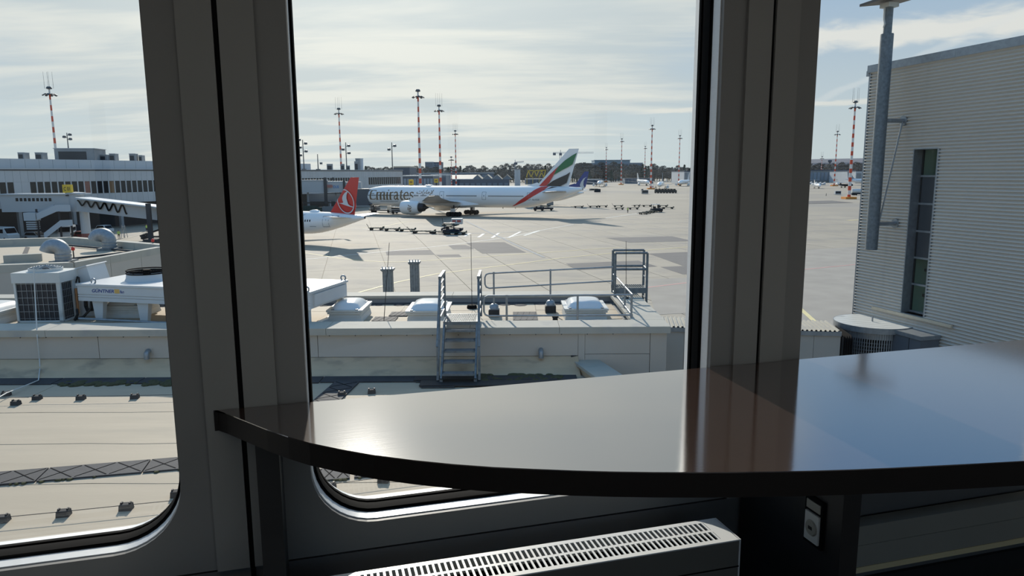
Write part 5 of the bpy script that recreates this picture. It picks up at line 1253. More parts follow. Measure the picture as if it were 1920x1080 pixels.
def bridge_1():
    Y = 138.0; P = lambda x, y, yy=Y: PY(x, y, yy)
    t = thing('jet_bridge', 'grey passenger boarding bridge with stairs and a yellow gate sign in front of the terminal', 'jet bridge', (P(150, 440).x, Y, GZ))
    T = Matrix.Translation((-P(150, 440).x, -Y, -GZ))
    def B(a, b, y0, y1, z0, z1, nm, mt):
        m = MB(T); m.box(a, b, y0, y1, z0, z1); return m.build(nm, mt, t)
    xa, xb = P(28, 380).x, P(140, 380).x; zt, zb = P(60, 365).z, P(60, 397).z
    B(xa-2, xb, Y-1, Y+2.2, zb, zt, 'fixed_corridor', TERMW); B(xa-2, xb+2, Y-1.3, Y+2.4, zt, zt+.22, 'corridor_roof', FARW)
    p = None
    for k in range(9):
        a = P(38.5+7.7*k, 374); o = B(a.x-.25, a.x+.25, Y-1.04, Y-1.0, a.z-.3, a.z+.3, 'porthole', DKGLASS)
    xc, xd = P(131, 380).x, P(157, 380).x
    m = MB(T); m.lathe([((xd-xc)/2, zb), ((xd-xc)/2, zt+.1), ((xd-xc)/2+.3, zt+.1), ((xd-xc)/2+.3, zt+.35), (.01, zt+.5)], 20, ((xc+xd)/2, Y, 0)); m.build('rotunda', TERMW, t, True)
    cx = P(160, 420).x; m = MB(T); m.cyl((cx, Y, GZ), (cx, Y, zb), .85, n=16); m.build('support_column', FARW, t)
    m = MB(T); m.cyl((cx, Y, GZ+.1), (cx, Y, GZ+1.1), .88, n=16); m.build('column_red_band', mat('worn_red', (150, 92, 84), .7, var=.2, vscale=2), t)
    a, b = P(155, 383, 137), P(330, 402, 128)
    m = MB(T); m.bar((a.x, a.y, a.z), (b.x, b.y, b.z), 2.6, 2.45); tn = m.build('telescopic_tunnel', TERMW, t)
    a2, b2 = P(155, 371, 136), P(330, 391, 127); m = MB(T); m.bar((a2.x, a2.y, a2.z), (b2.x, b2.y, b2.z), 3.2, .25); m.build('tunnel_roof', FARW, t)
    pts = []
    for k in range(73):
        u = k/72; px = lerp(157, 248, u); ph = math.cos(u*2*math.pi*5.5); py = lerp(379, 392, u)+ph*-1*lerp(4, 8, u); q = P(px, py, lerp(137, 132.6, u)); pts.append((q.x, q.y-1.95, q.z))
    m = MB(T); m.tube(pts, .15, 5); m.build('festoon_cable', BLACK, t)
    x, y = P(286, 400, 128).x, 128.4; m = MB(T); m.box(x-.35, x+.35, y-2, y-1.4, GZ+.5, P(286, 381, 128).z); m.build('lift_column', TERMD, t)
    m = MB(T); m.box(x-1.2, x+1.2, y-2.2, y+2, GZ+.3, GZ+.9); m.build('wheel_bogie', TERMD, t)
    # stairs: two flights with solid white balustrades
    def flight(x0, y0, x1, y1, h, yy, nm):
        a, b = P(x0, y0, yy), P(x1, y1, yy); m = MB(T); m.prism([(a.x, yy, a.z), (b.x, yy, b.z), (b.x, yy, b.z-h), (a.x, yy, a.z-h)], (0, .12, 0)); m.build(nm, FARW, t)
    flight(68, 400.5, 105, 384, 1.25, 135.4, 'balustrade'); flight(105, 384, 131, 384, 1.25, 135.4, 'balustrade'); flight(72, 398, 100, 383, .5, 136.9, 'balustrade')
    flight(82, 437, 113, 413, 1.15, 135.2, 'balustrade'); flight(113, 413, 135, 412, 1.15, 135.2, 'balustrade')
    a, b = P(43, 399, 135.4), P(69, 430, 135.4); m = MB(T); m.box(a.x, b.x, 135.4, 136.9, P(50, 414, 135.4).z, a.z); m.build('landing_box', FARW, t)
    for k in range(4): z = P(50, 416+4*k, 135.4).z; m = MB(T); m.box(a.x+.3, b.x-.2, 135.5, 136.8, z-.25, z); m.build('landing_slat', TERMW, t)
    def steps(x0, y0, x1, y1, n, yy):
        a, b = P(x0, y0, yy), P(x1, y1, yy); m = MB(T)
        for k in range(n): c = a.lerp(b, k/(n-1)); m.box(c.x-.2, c.x+.2, yy, yy+1.3, c.z-.06, c.z)
        m.build('steps', TERMD, t, kind='stuff')
    steps(70, 409, 106, 392, 14, 135.5); steps(76, 440, 114, 419, 14, 135.5)
    for px in (70, 112, 133): x = P(px, 420, 136).x; m = MB(T); m.box(x-.12, x+.12, 136, 136.3, GZ, P(px, 392, 136).z); m.build('stair_post', TERMD, t)
    s = thing('gate_sign', 'yellow box sign lettered C 01 above the boarding bridge', 'sign', (P(134, 362).x, Y-1, P(134, 361.5).z))
    w = (P(142.3, 355).x-P(126, 355).x)/2; h = P(134, 346).z-P(134, 361.5).z
    m = MB(); m.box(-w, w, -.3, .3, 0, h); m.build('sign_box', YEL, s); m = MB(); m.box(-.5, .5, -.15, .15, -.6, 0); m.build('sign_foot', TERMD, s)
    vs, fs = text2d('C 01', 1, .02); wd = max(v[0] for v in vs); m = MB(); k = 1.45*w/wd; m.add([((x-wd/2)*k, -.31, h*.28+y*h*.62) for x, y in vs], fs); m.build('sign_lettering', INK, s, fix=False)
bridge_1()
def bridge_2():
    Y = 226.0; P = lambda x, y, yy=Y: PY(x, y, yy); o = P(600, 370)
    t = thing('jet_bridge', 'long grey boarding bridge docked at the nose of the wide-body airliner', 'jet bridge', (o.x, Y, GZ)); T = Matrix.Translation((-o.x, -Y, -GZ))
    def Bx(x0, x1, y0, y1, yy, dp, nm, mt):
        a, b = P(x0, y1, yy), P(x1, y0, yy); m = MB(T); m.box(a.x, b.x, yy, yy+dp, a.z, b.z); return m.build(nm, mt, t)
    Bx(535, 610, 338.5, 361, 224, 3.2, 'outer_tunnel', TERMW); Bx(609, 645, 339.5, 360, 224.3, 2.8, 'inner_tunnel', TERMW); Bx(535, 611, 337.3, 338.8, 223.8, 3.6, 'tunnel_roof', FARW); Bx(645, 676, 341, 358, 224.6, 2.4, 'inner_tunnel', TERMW)
    c = thing('x', None, None); bpy.data.objects.remove(c)
    Bx(667, 690, 354, 385, 219.5, 5.5, 'docking_cab', mat('cab_dark', (72, 78, 86), .6)); Bx(688, 697, 355, 383, 219.8, 4.6, 'cab_bellows', mat('bellows_grey', (92, 100, 112), .8)); Bx(668, 694, 385, 388, 219.4, 5.6, 'cab_floor', CONCD)
    Bx(608.5, 611.5, 333, 383, 223.5, .6, 'portal_leg', TERMD); Bx(644.5, 646.5, 338, 383, 223.9, .4, 'portal_leg', TERMD)
    for x in (565, 578, 630, 640): Bx(x-.6, x+.6, 361, 398, 225, .3, 'frame_post', CONCD)
    Bx(556, 650, 379, 381.5, 225, .4, 'lower_beam', TERMD); Bx(580, 648, 363, 378, 229, 3, 'service_room', mat('room_bluegrey', (132, 142, 154), .6)); Bx(608, 650, 362, 363.6, 224, 3, 'tunnel_rail', TERMD)
    for px in (609, 624): Bx(px-1.2, px+1.2, 332.5, 337.5, 225, .6, 'roof_lamp', TERMD)
    m = MB(T)
    for k in range(4): a, b = P(612, 351.5-1.4*k+.0, 223.9), P(624-abs(k-1.5)*1.2, 350.7-1.4*k, 223.9); m.box(a.x, b.x, 223.88, 224.25, min(a.z, b.z), max(a.z, b.z))
    m.build('red_lettering_bars', mat('pale_red', (206, 120, 112), .6), t)
    vs, fs = text2d('DUS', 1, .02); wd = max(v[0] for v in vs); a, b = P(625, 352.8, 224.1), P(635, 347.3, 224.1); m = MB(T); m.add([(lerp(a.x, b.x, x/wd), 224.22, lerp(a.z, b.z, y/.75)) for x, y in vs], fs); m.build('airport_lettering', mat('airport_blue', (60, 130, 190), .6), t, fix=False)
    for x0, x1, y0, y1, lab, mt in ((562, 606, 386, 399, 'green-grey service vehicle under the boarding bridge', TEAL), (606, 634, 387, 398, 'box-bodied grey service truck under the boarding bridge', GALVD)):
        a, b = P(x0, y1, 219), P(x1, y0, 219); v = thing('service_truck', lab, 'truck', ((a.x+b.x)/2, 219, GZ)); w = (b.x-a.x)/2; h = b.z-GZ
        m = MB(); m.box(-w, w*.45, -1.1, 1.1, .7, h); m.build('box_body', mt, v); m = MB(); m.prism([(w*.5, -1.1, .6), (w, -1.1, .6), (w, -1.1, h*.55), (w*.85, -1.1, h*.85), (w*.5, -1.1, h*.85)], (0, 2.2, 0)); m.build('cab', mt, v)
        m = MB(); m.box(w*.62, w*1.01, -1.0, 1.0, h*.52, h*.8); m.build('windscreen', DKGLASS, v)
        for sx in (-.65, .7):
            for sy in (-1, 1): m = MB(); m.cyl((w*sx, sy*.85, .5), (w*sx, sy*1.1, .5), .5, n=12); m.build('wheel', TYRE, v)
bridge_2()
# ================================================================== vehicles and people
def vehicle(name, lab, cat, px, py, L_, W_, H_, rot, body, stripe=None, bus=False, Y=None):
    p = PZ(px, py, GZ); t = thing(name, lab, cat, p, RAD(rot)); l, w = L_/2, W_/2; hb = H_*(.95 if bus else .55)
    m = MB()
    if bus: pr = [(-l, .35), (-l, H_*.93), (-l*.95, H_), (l*.62, H_), (l*.86, H_*.55), (l, H_*.45), (l, .35)]
    else: pr = [(-l, .3), (-l, hb), (-l*.82, hb+.05), (-l*.62, H_), (l*.2, H_), (l*.48, hb+.03), (l*.97, hb*.8), (l, .3)]
    m.loft([[(x, -w, z) for x, z in pr], [(x, -w*.9 if 0 else w, z) for x, z in pr]]); m.build('body', body, t)
    m = MB()
    if bus: m.box(-l*.9, l*.58, -w-.01, w+.01, H_*.58, H_*.86); m.prism([(l*.64, -w*.9, H_*.93), (l*.84, -w*.9, H_*.58), (l*.87, -w*.9, H_*.58), (l*.67, -w*.9, H_*.93)], (0, w*1.8, 0))
    else: m.prism([(-l*.74, -w-.01, hb+.04), (-l*.58, -w-.01, H_-.08), (l*.17, -w-.01, H_-.08), (l*.42, -w-.01, hb+.04)], (0, 2*w+.02, 0)); m.prism([(l*.24, -w*.85, H_-.04), (l*.47, -w*.85, hb+.08), (l*.5, -w*.85, hb+.08), (l*.27, -w*.85, H_-.04)], (0, w*1.7, 0)); m.prism([(-l*.68, -w*.85, H_-.05), (-l*.84, -w*.85, hb+.1), (-l*.86, -w*.85, hb+.1), (-l*.70, -w*.85, H_-.05)], (0, w*1.7, 0))
    m.build('glazing', DKGLASS, t)
    for sx in (-.62, .64):
        for sy in (-1, 1): m = MB(); m.cyl((l*sx, sy*(w-.2), .33), (l*sx, sy*(w+.02), .33), .33, n=14); m.build('wheel', TYRE, t)
    if stripe: m = MB(); m.box(-l*.95, l*.9, -w-.015, w+.015, H_*.32, H_*.46); m.box(-l-.015, -l, -w*.9, w*.9, H_*.3, H_*.45); m.build('side_stripe', stripe, t)
    m = MB(); m.box(l-.02, l+.02, -w*.9, -w*.55, .55, .75); m.box(l-.02, l+.02, w*.55, w*.9, .55, .75); m.build('headlamp', WHITE, t)
    return t
vehicle('minibus', 'white minibus with a dark windscreen at the edge of the terminal forecourt', 'van', 6, 451, 6.2, 2.2, 2.6, -20, WHITE, bus=True)
vehicle('parked_car', 'silver estate car parked beside the minibus', 'car', 68, 449, 4.5, 1.8, 1.5, -8, mat('car_silver', (168, 172, 176), .3, metal=.4))
v = vehicle('ambulance', 'white van with green stripes and a red light parked by the boarding stairs', 'van', 127, 447, 5.4, 2.1, 2.5, -70, WHITE, TEAL, bus=True)
m = MB(); m.box(-.9, -.5, -.9, -.5, 2.5, 2.72); m.build('beacon', RED, v)
vehicle('tow_tractor', 'small red tow tractor behind the roof railing', 'tractor', 157, 446.5, 3.2, 1.7, 1.4, 0, mat('tractor_red', (120, 34, 36), .4))
vehicle('parked_car', 'white car partly hidden by the smaller gooseneck vent', 'car', 193, 436, 4.5, 1.8, 1.6, 160, WHITE)
v = vehicle('service_van', 'white box van under the boarding bridge rotunda', 'van', 145, 424, 4.2, 2.0, 2.5, 10, WHITE, NAVY, bus=True)
for k, (px, py) in enumerate(((128, 437), (148, 436))):
    p = PZ(px, py, GZ); t = thing('baggage_cart', 'dark blue covered baggage cart %s the red tow tractor' % ('hitched behind' if k == 0 else 'standing behind'), 'cart', p); m = MB(); m.box(-1.3, 1.3, -.8, .8, .4, .55); m.build('deck', NAVY, t); m = MB(); m.box(-1.2, 1.2, -.75, .75, .56, 1.7); m.build('cover', NAVY, t)
    for sx in (-.9, .9):
        m = MB(); m.cyl((sx, -.75, .25), (sx, -.6, .25), .25, n=10); m.cyl((sx, .6, .25), (sx, .75, .25), .25, n=10); m.build('wheel', TYRE, t)
def person(lab, px, py, rz, arms, H=1.78):
    bm = bmesh.new(); lay = bm.verts.layers.skin.verify(); V = {}
    def j(n, co, r, par=None):
        v = bm.verts.new(co); v[lay].radius = (r, r); V[n] = v
        if par: bm.edges.new((V[par], v))
    j('pel', (0, 0, .95), .135); V['pel'][lay].use_root = True
    j('waist', (0, 0, 1.1), .125, 'pel'); j('chest', (0, 0, 1.32), .15, 'waist'); j('neck', (0, 0, 1.5), .055, 'chest'); j('chin', (0, -.015, 1.58), .075, 'neck'); j('head', (0, -.01, 1.68), .092, 'chin'); j('crown', (0, 0, 1.75), .06, 'head')
    for s, n in ((-1, 'l'), (1, 'r')):
        a = arms[n]
        j('hip'+n, (s*.1, 0, .88), .095, 'pel'); j('knee'+n, (s*.12, -.03, .49), .062, 'hip'+n); j('ank'+n, (s*.13, .02, .1), .042, 'knee'+n); j('toe'+n, (s*.14, -.14, .045), .04, 'ank'+n)
        j('sh'+n, (s*.19, 0, 1.42), .062, 'chest'); j('el'+n, (s*a[0][0], a[0][1], a[0][2]), .045, 'sh'+n); j('wr'+n, (s*a[1][0], a[1][1], a[1][2]), .032, 'el'+n); d = (Vector(a[1])-Vector(a[0])).normalized()
        j('palm'+n, (s*(a[1][0]+d.x*.07), a[1][1]+d.y*.07, a[1][2]+d.z*.07), .034, 'wr'+n)
    me = bpy.data.meshes.new('worker_body'); bm.to_mesh(me); bm.free()
    o = bpy.data.objects.new('worker_body', me); COL.objects.link(o)
    o.modifiers.new('s', 'SKIN').use_smooth_shade = True; ss_ = o.modifiers.new('d', 'SUBSURF'); ss_.levels = 2; ss_.render_levels = 2
    dg = bpy.context.evaluated_depsgraph_get(); me2 = bpy.data.meshes.new_from_object(o.evaluated_get(dg)); bpy.data.objects.remove(o)
    me2.materials.clear()
    for q in (TROUS, HIVIS, SKIN, HAIR, TYRE): me2.materials.append(q)
    for f in me2.polygons:
        c = f.center; f.material_index = 4 if c.z < .09 else (0 if c.z < .98 else (1 if c.z < 1.49 and abs(c.x) < .27 else (2 if c.z < 1.70 else 3)))
        if c.z < 1.0 and abs(c.x) > .2: f.material_index = 2
    t = thing('person', lab, 'person', PZ(px, py, GZ), rz); b = bpy.data.objects.new('body', me2); COL.objects.link(b); b.parent = t
    m = MB()
    for s in (-1, 1):
        for k in range(4): m.tube([(s*(.225+0*k)+.0, -.0, 0), (s*.225, 0, .001)], .001, 3) if 0 else None
    for s, n in ((-1, 'l'), (1, 'r')):
        a = arms[n]; d = (Vector(a[1])-Vector(a[0])).normalized(); p0 = Vector((s*(a[1][0]+d.x*.08), a[1][1]+d.y*.08, a[1][2]+d.z*.08)); dd = Vector((s*d.x, d.y, d.z)); sd = dd.cross(Vector((1, 0, 0))).normalized()
        for k, ln in enumerate((.07, .085, .08, .062)): q = p0+sd*(.018*(k-1.5)); m.tube([q, q+dd*ln*.6, q+dd*ln-sd*.0+Vector((0, -.012, 0))], .0085, 5)
        q = p0-dd*.03-sd*.03; m.tube([q, q-sd*.03+dd*.025, q-sd*.035+dd*.055], .0095, 5)
    m.build('fingers', SKIN, t)
    m = MB(); m.lathe([(.088, 1.69), (.098, 1.71), (.088, 1.76), (.05, 1.79), (.001, 1.80)], 14, (0, -.005, 0)); m.build('cap', NAVY, t, True)
    m = MB(); m.prism([(-.012, -.095, 1.645), (.012, -.095, 1.645), (0, -.122, 1.638), (0, -.095, 1.675)], (0, .01, 0)); m.build('nose', SKIN, t)
    m = MB()
    for z in (1.12, 1.28): m.lathe([(.166, z), (.168, z+.045)], 16)
    m.build('reflective_band', FARW, t)
    return t
person('person in a yellow hi-vis vest walking past the stepladder near the belt loader', 223.5, 448.5, .3, {'l': ((.26, .02, 1.15), (.27, -.1, .92)), 'r': ((.27, .05, 1.16), (.25, -.06, .92))})
person('person in a hi-vis vest and dark trousers standing among the baggage dollies', 1177, 399.5, 2.2, {'l': ((.27, -.05, 1.16), (.28, -.2, .98)), 'r': ((.26, .03, 1.14), (.27, .02, .88))})
person('person in a yellow vest on the belt loader beside the window pillar', 275.5, 436, 1.2, {'l': ((.27, -.05, 1.16), (.24, -.25, 1.05)), 'r': ((.26, -.03, 1.14), (.22, -.26, 1.02))}).location.z += .0
def ladder_step():
    p = PZ(226, 447, GZ+0); p.y += 1.0; t = thing('step_ladder', 'grey metal stepladder standing behind the worker', 'ladder', p)
    m = MB()
    for s in (-.35, .35): m.cyl((s, -.1, 0), (s*.8, .35, 2.5), .05, n=6); m.cyl((s, 1.0, 0), (s*.8, .4, 2.5), .05, n=6)
    m.build('frame', GALV, t)
    for k in range(7): f = (k+1)/8; m = MB(); m.box(-.33, .33, lerp(-.1, .35, f)-.06, lerp(-.1, .35, f)+.06, 2.5*f-.02, 2.5*f+.02); m.build('step', GALV, t)
ladder_step()
def belt_loader():
    p = PZ(292, 451, GZ); t = thing('belt_loader', 'dark belt loader with a sloping conveyor beside the window pillar', 'loader', p, RAD(8))
    m = MB(); m.box(-2.3, 2.6, -.9, .9, .35, .95); m.build('chassis', DARKM, t); m = MB(); m.bar((-2.6, 0, .9), (3.4, 0, 2.9), .9, .3); m.build('conveyor', TERMD, t)
    for y in (-.55, .55): m = MB(); m.bar((-2.2, y, 1.6), (3.4, y, 3.5), .06, .06); m.build('side_rail', GALV, t)
    for sx in (-1.6, 1.7):
        for sy in (-.9, .9): m = MB(); m.cyl((sx, sy-.12, .4), (sx, sy+.12, .4), .4, n=12); m.build('wheel', TYRE, t)
    m = MB(); m.box(-1.4, -.4, -.9, -.2, .95, 1.5); m.build('driver_seat', DARKM, t)
belt_loader()
# flat dollies: a deck with rollers, four wheels and a drawbar (some raised)
def dolly_proto(L_=3.4):
    t = thing('baggage_dolly', '', 'dolly', (0, 0, 0)); l = L_/2
    m = MB(); m.box(-l, l, -.8, .8, .42, .55); m.build('deck', TEAL, t)
    m = MB()
    for k in range(6): x = -l+.3+k*(L_-.6)/5; m.cyl((x, -.7, .58), (x, .7, .58), .05, n=6)
    m.build('rollers', DARKM, t, kind='stuff')
    for sx in (-.68, .68):
        for sy in (-.7, .7): m = MB(); m.cyl((l*sx, sy-.1, .26), (l*sx, sy+.1, .26), .26, n=10); m.build('wheel', TYRE, t)
    m = MB(); m.bar((-l, 0, .42), (-l-1.1, 0, .42), .09, .09); m.build('drawbar', DARKM, t)
    m = MB(); m.box(l-.12, l-.04, -.8, .8, .55, .8); m.build('end_stop', TEAL, t)
    return t
DP = dolly_proto()
used = [0]
def dolly(px, py, rz, lab, group=None, sc_=1.0, up=False):
    o = DP if not used[0] else copy_tree(DP); used[0] += 1
    o.location = PZ(px, py, GZ); o.rotation_euler = (0, 0, RAD(rz)); o.scale = (sc_, 1, 1); tag(o, lab, group=group)
    if up:
        pass
    for ch in o.children:
        if ch.name.startswith('drawbar'):
            th = RAD(58) if up else 0; c_, s_ = math.cos(th), math.sin(th); ch.rotation_euler = (0, th, 0); ch.location = (-1.7-(-1.7*c_+.42*s_), 0, .42-(1.7*s_+.42*c_))
near = [(706, 431.5, -4, 'first empty dolly of the row behind the red-tailed airliner', .95, True), (735, 433, -3, 'second empty dolly in the row across the white line', 1, False), (764, 434, -3, 'third empty dolly in the row across the white line', 1.05, False), (794, 437.5, -4, 'long empty dolly with its drawbar up, before the tractor', 1.5, True), (826, 438.5, -2, 'dolly parked close to the boxy loader in the row', 1.1, False), (855, 440, 0, 'dolly under the white panelled loader at the end of the row', 1.3, False)]
for px, py, rz, lab, s, up in near: dolly(px, py, rz, lab, 'dollies along the white line', s, up)
far = [(1085, 389.5, 0, 'empty dolly nearest the striped tail in the far row', 1), (1113, 389, 0, 'second dolly in the far row, drawbar raised', 1), (1130, 388.5, 0, 'dolly in the far row before the gap', 1), (1159, 388, 0, 'dolly with raised drawbar behind the worker', 1), (1161, 393, 0, 'low dolly just in front of the one with raised drawbar', .9), (1188, 392.5, 0, 'dolly beside the worker in hi-vis', 1), (1194, 387.5, 0, 'short dolly behind the worker', .7), (1213, 387.5, 0, 'blue-decked dolly before the white-topped tractor', 1), (1243, 388, 0, 'dolly of the pair by the window pillar, farther one', 1), (1252, 391.5, 0, 'dolly of the pair by the window pillar, nearer one', 1.2)]
for k, (px, py, rz, lab, s) in enumerate(far): dolly(px, py, rz, lab, 'dollies in the far row', s, k in (1, 3, 8))
for k in range(4): dolly(1206+6.5*k, 402-1.3*k, 10, 'linked dark dolly %s' % ('at the free end of the tractor train', 'second from the free end of the tractor train', 'third from the free end of the tractor train', 'coupled to the tractor')[k], 'tractor train', .7)
def tractor(px, py, lab, rot=0, roof=WHITE, body=NAVY, s=1.0):
    t = thing('baggage_tractor', lab, 'tractor', PZ(px, py, GZ), RAD(rot)); t.scale = (s, s, s)
    m = MB(); m.prism([(-1.5, -.8, .35), (1.5, -.8, .35), (1.5, -.8, .95), (.5, -.8, 1.1), (-1.5, -.8, .9)], (0, 1.6, 0)); m.build('body', body, t)
    for x, y in ((-1.2, -.7), (-1.2, .7), (.5, -.7), (.5, .7)): m = MB(); m.box(x-.05, x+.05, y-.05, y+.05, .9, 2.0); m.build('cab_post', body, t)
    m = MB(); m.box(-1.35, .7, -.85, .85, 2.0, 2.12); m.build('cab_roof', roof, t); m = MB(); m.box(.48, .52, -.65, .65, 1.1, 1.95); m.build('windscreen', DKGLASS, t)
    m = MB(); m.box(-.9, -.4, -.5, .5, .9, 1.5); m.build('seat', TYRE, t)
    for sx in (-1, 1):
        for sy in (-.75, .75): m = MB(); m.cyl((sx, sy-.12, .38), (sx, sy+.12, .38), .38, n=12); m.build('wheel', TYRE, t)
tractor(1231, 397.5, 'white-roofed baggage tractor at the head of the dark dolly train', 10, s=1.15); tractor(1010, 395, 'dark open-sided tractor below the striped tail', 0, DARKM, s=1.15)
tractor(846, 439.5, 'dark tractor in the dolly row at the white loader', 0, DARKM, s=1.1)
def loader(px, py, lab, s=1.0, panel=True):
    t = thing('cargo_loader', lab, 'loader', PZ(px, py, GZ), RAD(-3)); t.scale = (s, s, s)
    m = MB(); m.box(-2.2, 2.2, -1.1, 1.1, .4, .9); m.build('chassis', NAVY, t); m = MB(); m.box(-2.1, 1.4, -1.0, 1.0, 1.5, 1.7); m.build('lift_deck', TEAL, t)
    m = MB(); m.bar((-2, -.9, .9), (1.2, -.9, 1.5), .12, .12); m.bar((1.2, -.9, .9), (-2, -.9, 1.5), .12, .12); m.bar((-2, .9, .9), (1.2, .9, 1.5), .12, .12); m.build('scissor_arm', DARKM, t)
    for sx in (-1.5, 1.5):
        for sy in (-1, 1): m = MB(); m.cyl((sx, sy-.14, .4), (sx, sy+.14, .4), .4, n=12); m.build('wheel', TYRE, t)
    m = MB(); m.box(.0, 2.2, -1.15, .9, 1.75, 2.9); b = m.build('white_panel_box', OFFW if panel else GALVD, t)
    if panel: m = MB(); m.box(.2, .95, -1.17, -1.15, 2.25, 2.6); m.box(1.2, 2.0, -1.17, -1.15, 2.2, 2.6); m.build('red_marking', mat('faded_red', (170, 80, 74), .6), b)
    m = MB(); m.cyl((-1.9, 0, 1.7), (-2.05, 0, 3.0), .05, n=6); m.build('control_post', DARKM, t)
loader(848, 435.5, 'cargo loader with a white panelled box and red marks in the dolly row', 1.0); loader(1025, 394.5, 'boxy grey-green loader with a pale roof under the striped tail', 1.0, False)
def misc_far():
    for px, py, w, h, lab, mt in ((1209, 364, 3.6, 2.3, 'grey open crate on the apron before the thick mast', CONCD), (1120, 361, 3.8, 2.2, 'dark box trailer behind the blue-tailed airliner', DARKM), (1113, 357.5, 6, 1.4, 'long dark trailer behind the blue tail', DARKM), (1204, 359, 1.2, 1.6, 'small post box near the mast', CONCD), (1570, 365.5, 3.0, 2.1, 'white generator cart at the foot of the thick striped mast', WHITE)):
        t = thing('apron_crate', lab, 'crate', PZ(px, py, GZ)); w /= 2
        m = MB(); m.box(-w, w, -.9, .9, .3, h); m.build('box_body', mt, t); m = MB(); m.box(-w, w, -.95, .95, .2, .3); m.build('skid', TYRE, t); m = MB(); m.box(-w*.9, w*.9, -.93, -.9, h*.35, h*.9); m.build('side_mesh', TERMD, t)
    pr = None
    for k in range(7):
        if pr is None:
            pr = o = thing('equipment_trolley', '', 'trolley'); m = MB(); m.box(-1.15, 1.15, -1, 1, .5, 1.75); m.build('trolley_body', DARKM, o); m = MB(); m.prism([(-1.1, -1, 1.75), (.6, -1, 1.75), (.2, -1, 2.5), (-.9, -1, 2.4)], (0, 2, 0)); m.build('trolley_hood', TYRE, o)
            for sx in (-.7, .7): m = MB(); m.cyl((sx, -1.02, .45), (sx, 1.02, .45), .45, n=10); m.build('wheel', TYRE, o)
        else: o = copy_tree(pr)
        o.location = PZ(1231+5.6*k, 362, GZ); tag(o, 'dark equipment trolley, %s of the packed row beyond the mast' % ('end one at the mast side', 'second from the mast end', 'third from the mast end', 'middle one', 'third from the pillar end', 'second from the pillar end', 'end one at the pillar side')[k], 'trolley', 'packed row of equipment')
    p = PZ(1608, 366, GZ); t = thing('tank_truck', 'white tank truck behind the thick striped mast', 'truck', p, RAD(-4))
    m = MB(); m.lathe([(.01, -3.1), (.9, -3.1), (1.15, -2.8), (1.15, 2.8), (.9, 3.1), (.01, 3.1)], 18, (0, 0, 2.1), 'x'); m.build('tank', WHITE, t, True); m = MB(); m.box(-3.3, 4.6, -1.1, 1.1, .5, .95); m.build('chassis', NAVY, t); m = MB(); m.box(3.3, 4.8, -1.15, 1.15, .9, 2.7); m.build('cab', NAVY, t); m = MB(); m.box(2.7, 3.1, -1.0, 1.0, .9, 3.0); m.build('rear_panel', FARB, t)
    for sx in (-2.2, -1.1, 3.6):
        for sy in (-1, 1): m = MB(); m.cyl((sx, sy-.15, .5), (sx, sy+.15, .5), .5, n=12); m.build('wheel', TYRE, t)
    for px, py, lab in ((1549, 367, 'small bollard on the open apron'), (1587, 346, 'bollard by the hangar mast')):
        t = MB(); t.lathe([(.3, 0), (.3, .1), (.12, .12), (.12, 1.1), (.01, 1.2)], 10); o = t.build('bollard', DARKM); o.location = PZ(px, py, GZ); tag(o, lab, 'bollard')
    for px, py in ((1518, 346), (1527, 347), (1535, 347), (1543, 347)):
        t = thing('parked_steps', 'grey boarding steps parked before the hangar, %s of the row from the window pillar' % {1518: 'first', 1527: 'second', 1535: 'third', 1543: 'fourth'}[px], 'steps', PZ(px, py, GZ), group='boarding steps before the hangar'); m = MB(); m.prism([(-2, -.8, .5), (2, -.8, .5), (2, -.8, 2.6)], (0, 1.6, 0)); m.build('stair_body', FARW, t); m = MB(); m.box(-2, 2, -.8, .8, .2, .5); m.build('chassis', TYRE, t); m = MB(); m.bar((-2, -.8, 1.4), (2, -.8, 3.6), .1, .1); m.build('handrail', GALV, t)
    for px, py, lab in ((755, 405, 'pale baggage belt truck under the wide-body nose'), (715, 402, 'low loading cart behind the nose wheel')):
        p = PZ(px, py-4, GZ); t = thing('service_truck', lab, 'truck', p, RAD(-24)); m = MB(); m.box(-4, 3, -1.1, 1.1, .5, 1.0); m.build('flat_bed', CONCD, t); m = MB(); m.box(3.0, 4.6, -1.1, 1.1, .5, 2.1); m.build('cab', OFFW, t); m = MB(); m.box(-3.5, -1, -.9, .9, 1.0, 2.0); m.build('cargo_box', DARKM, t); m = MB(); m.bar((-4, -1.1, 1.3), (3, -1.1, 1.7), .1, .25); m.build('side_rail', FARW, t)
        for sx in (-2.8, 3.4):
            for sy in (-1, 1): m = MB(); m.cyl((sx, sy-.15, .45), (sx, sy+.15, .45), .45, n=10); m.build('wheel', TYRE, t)
misc_far()
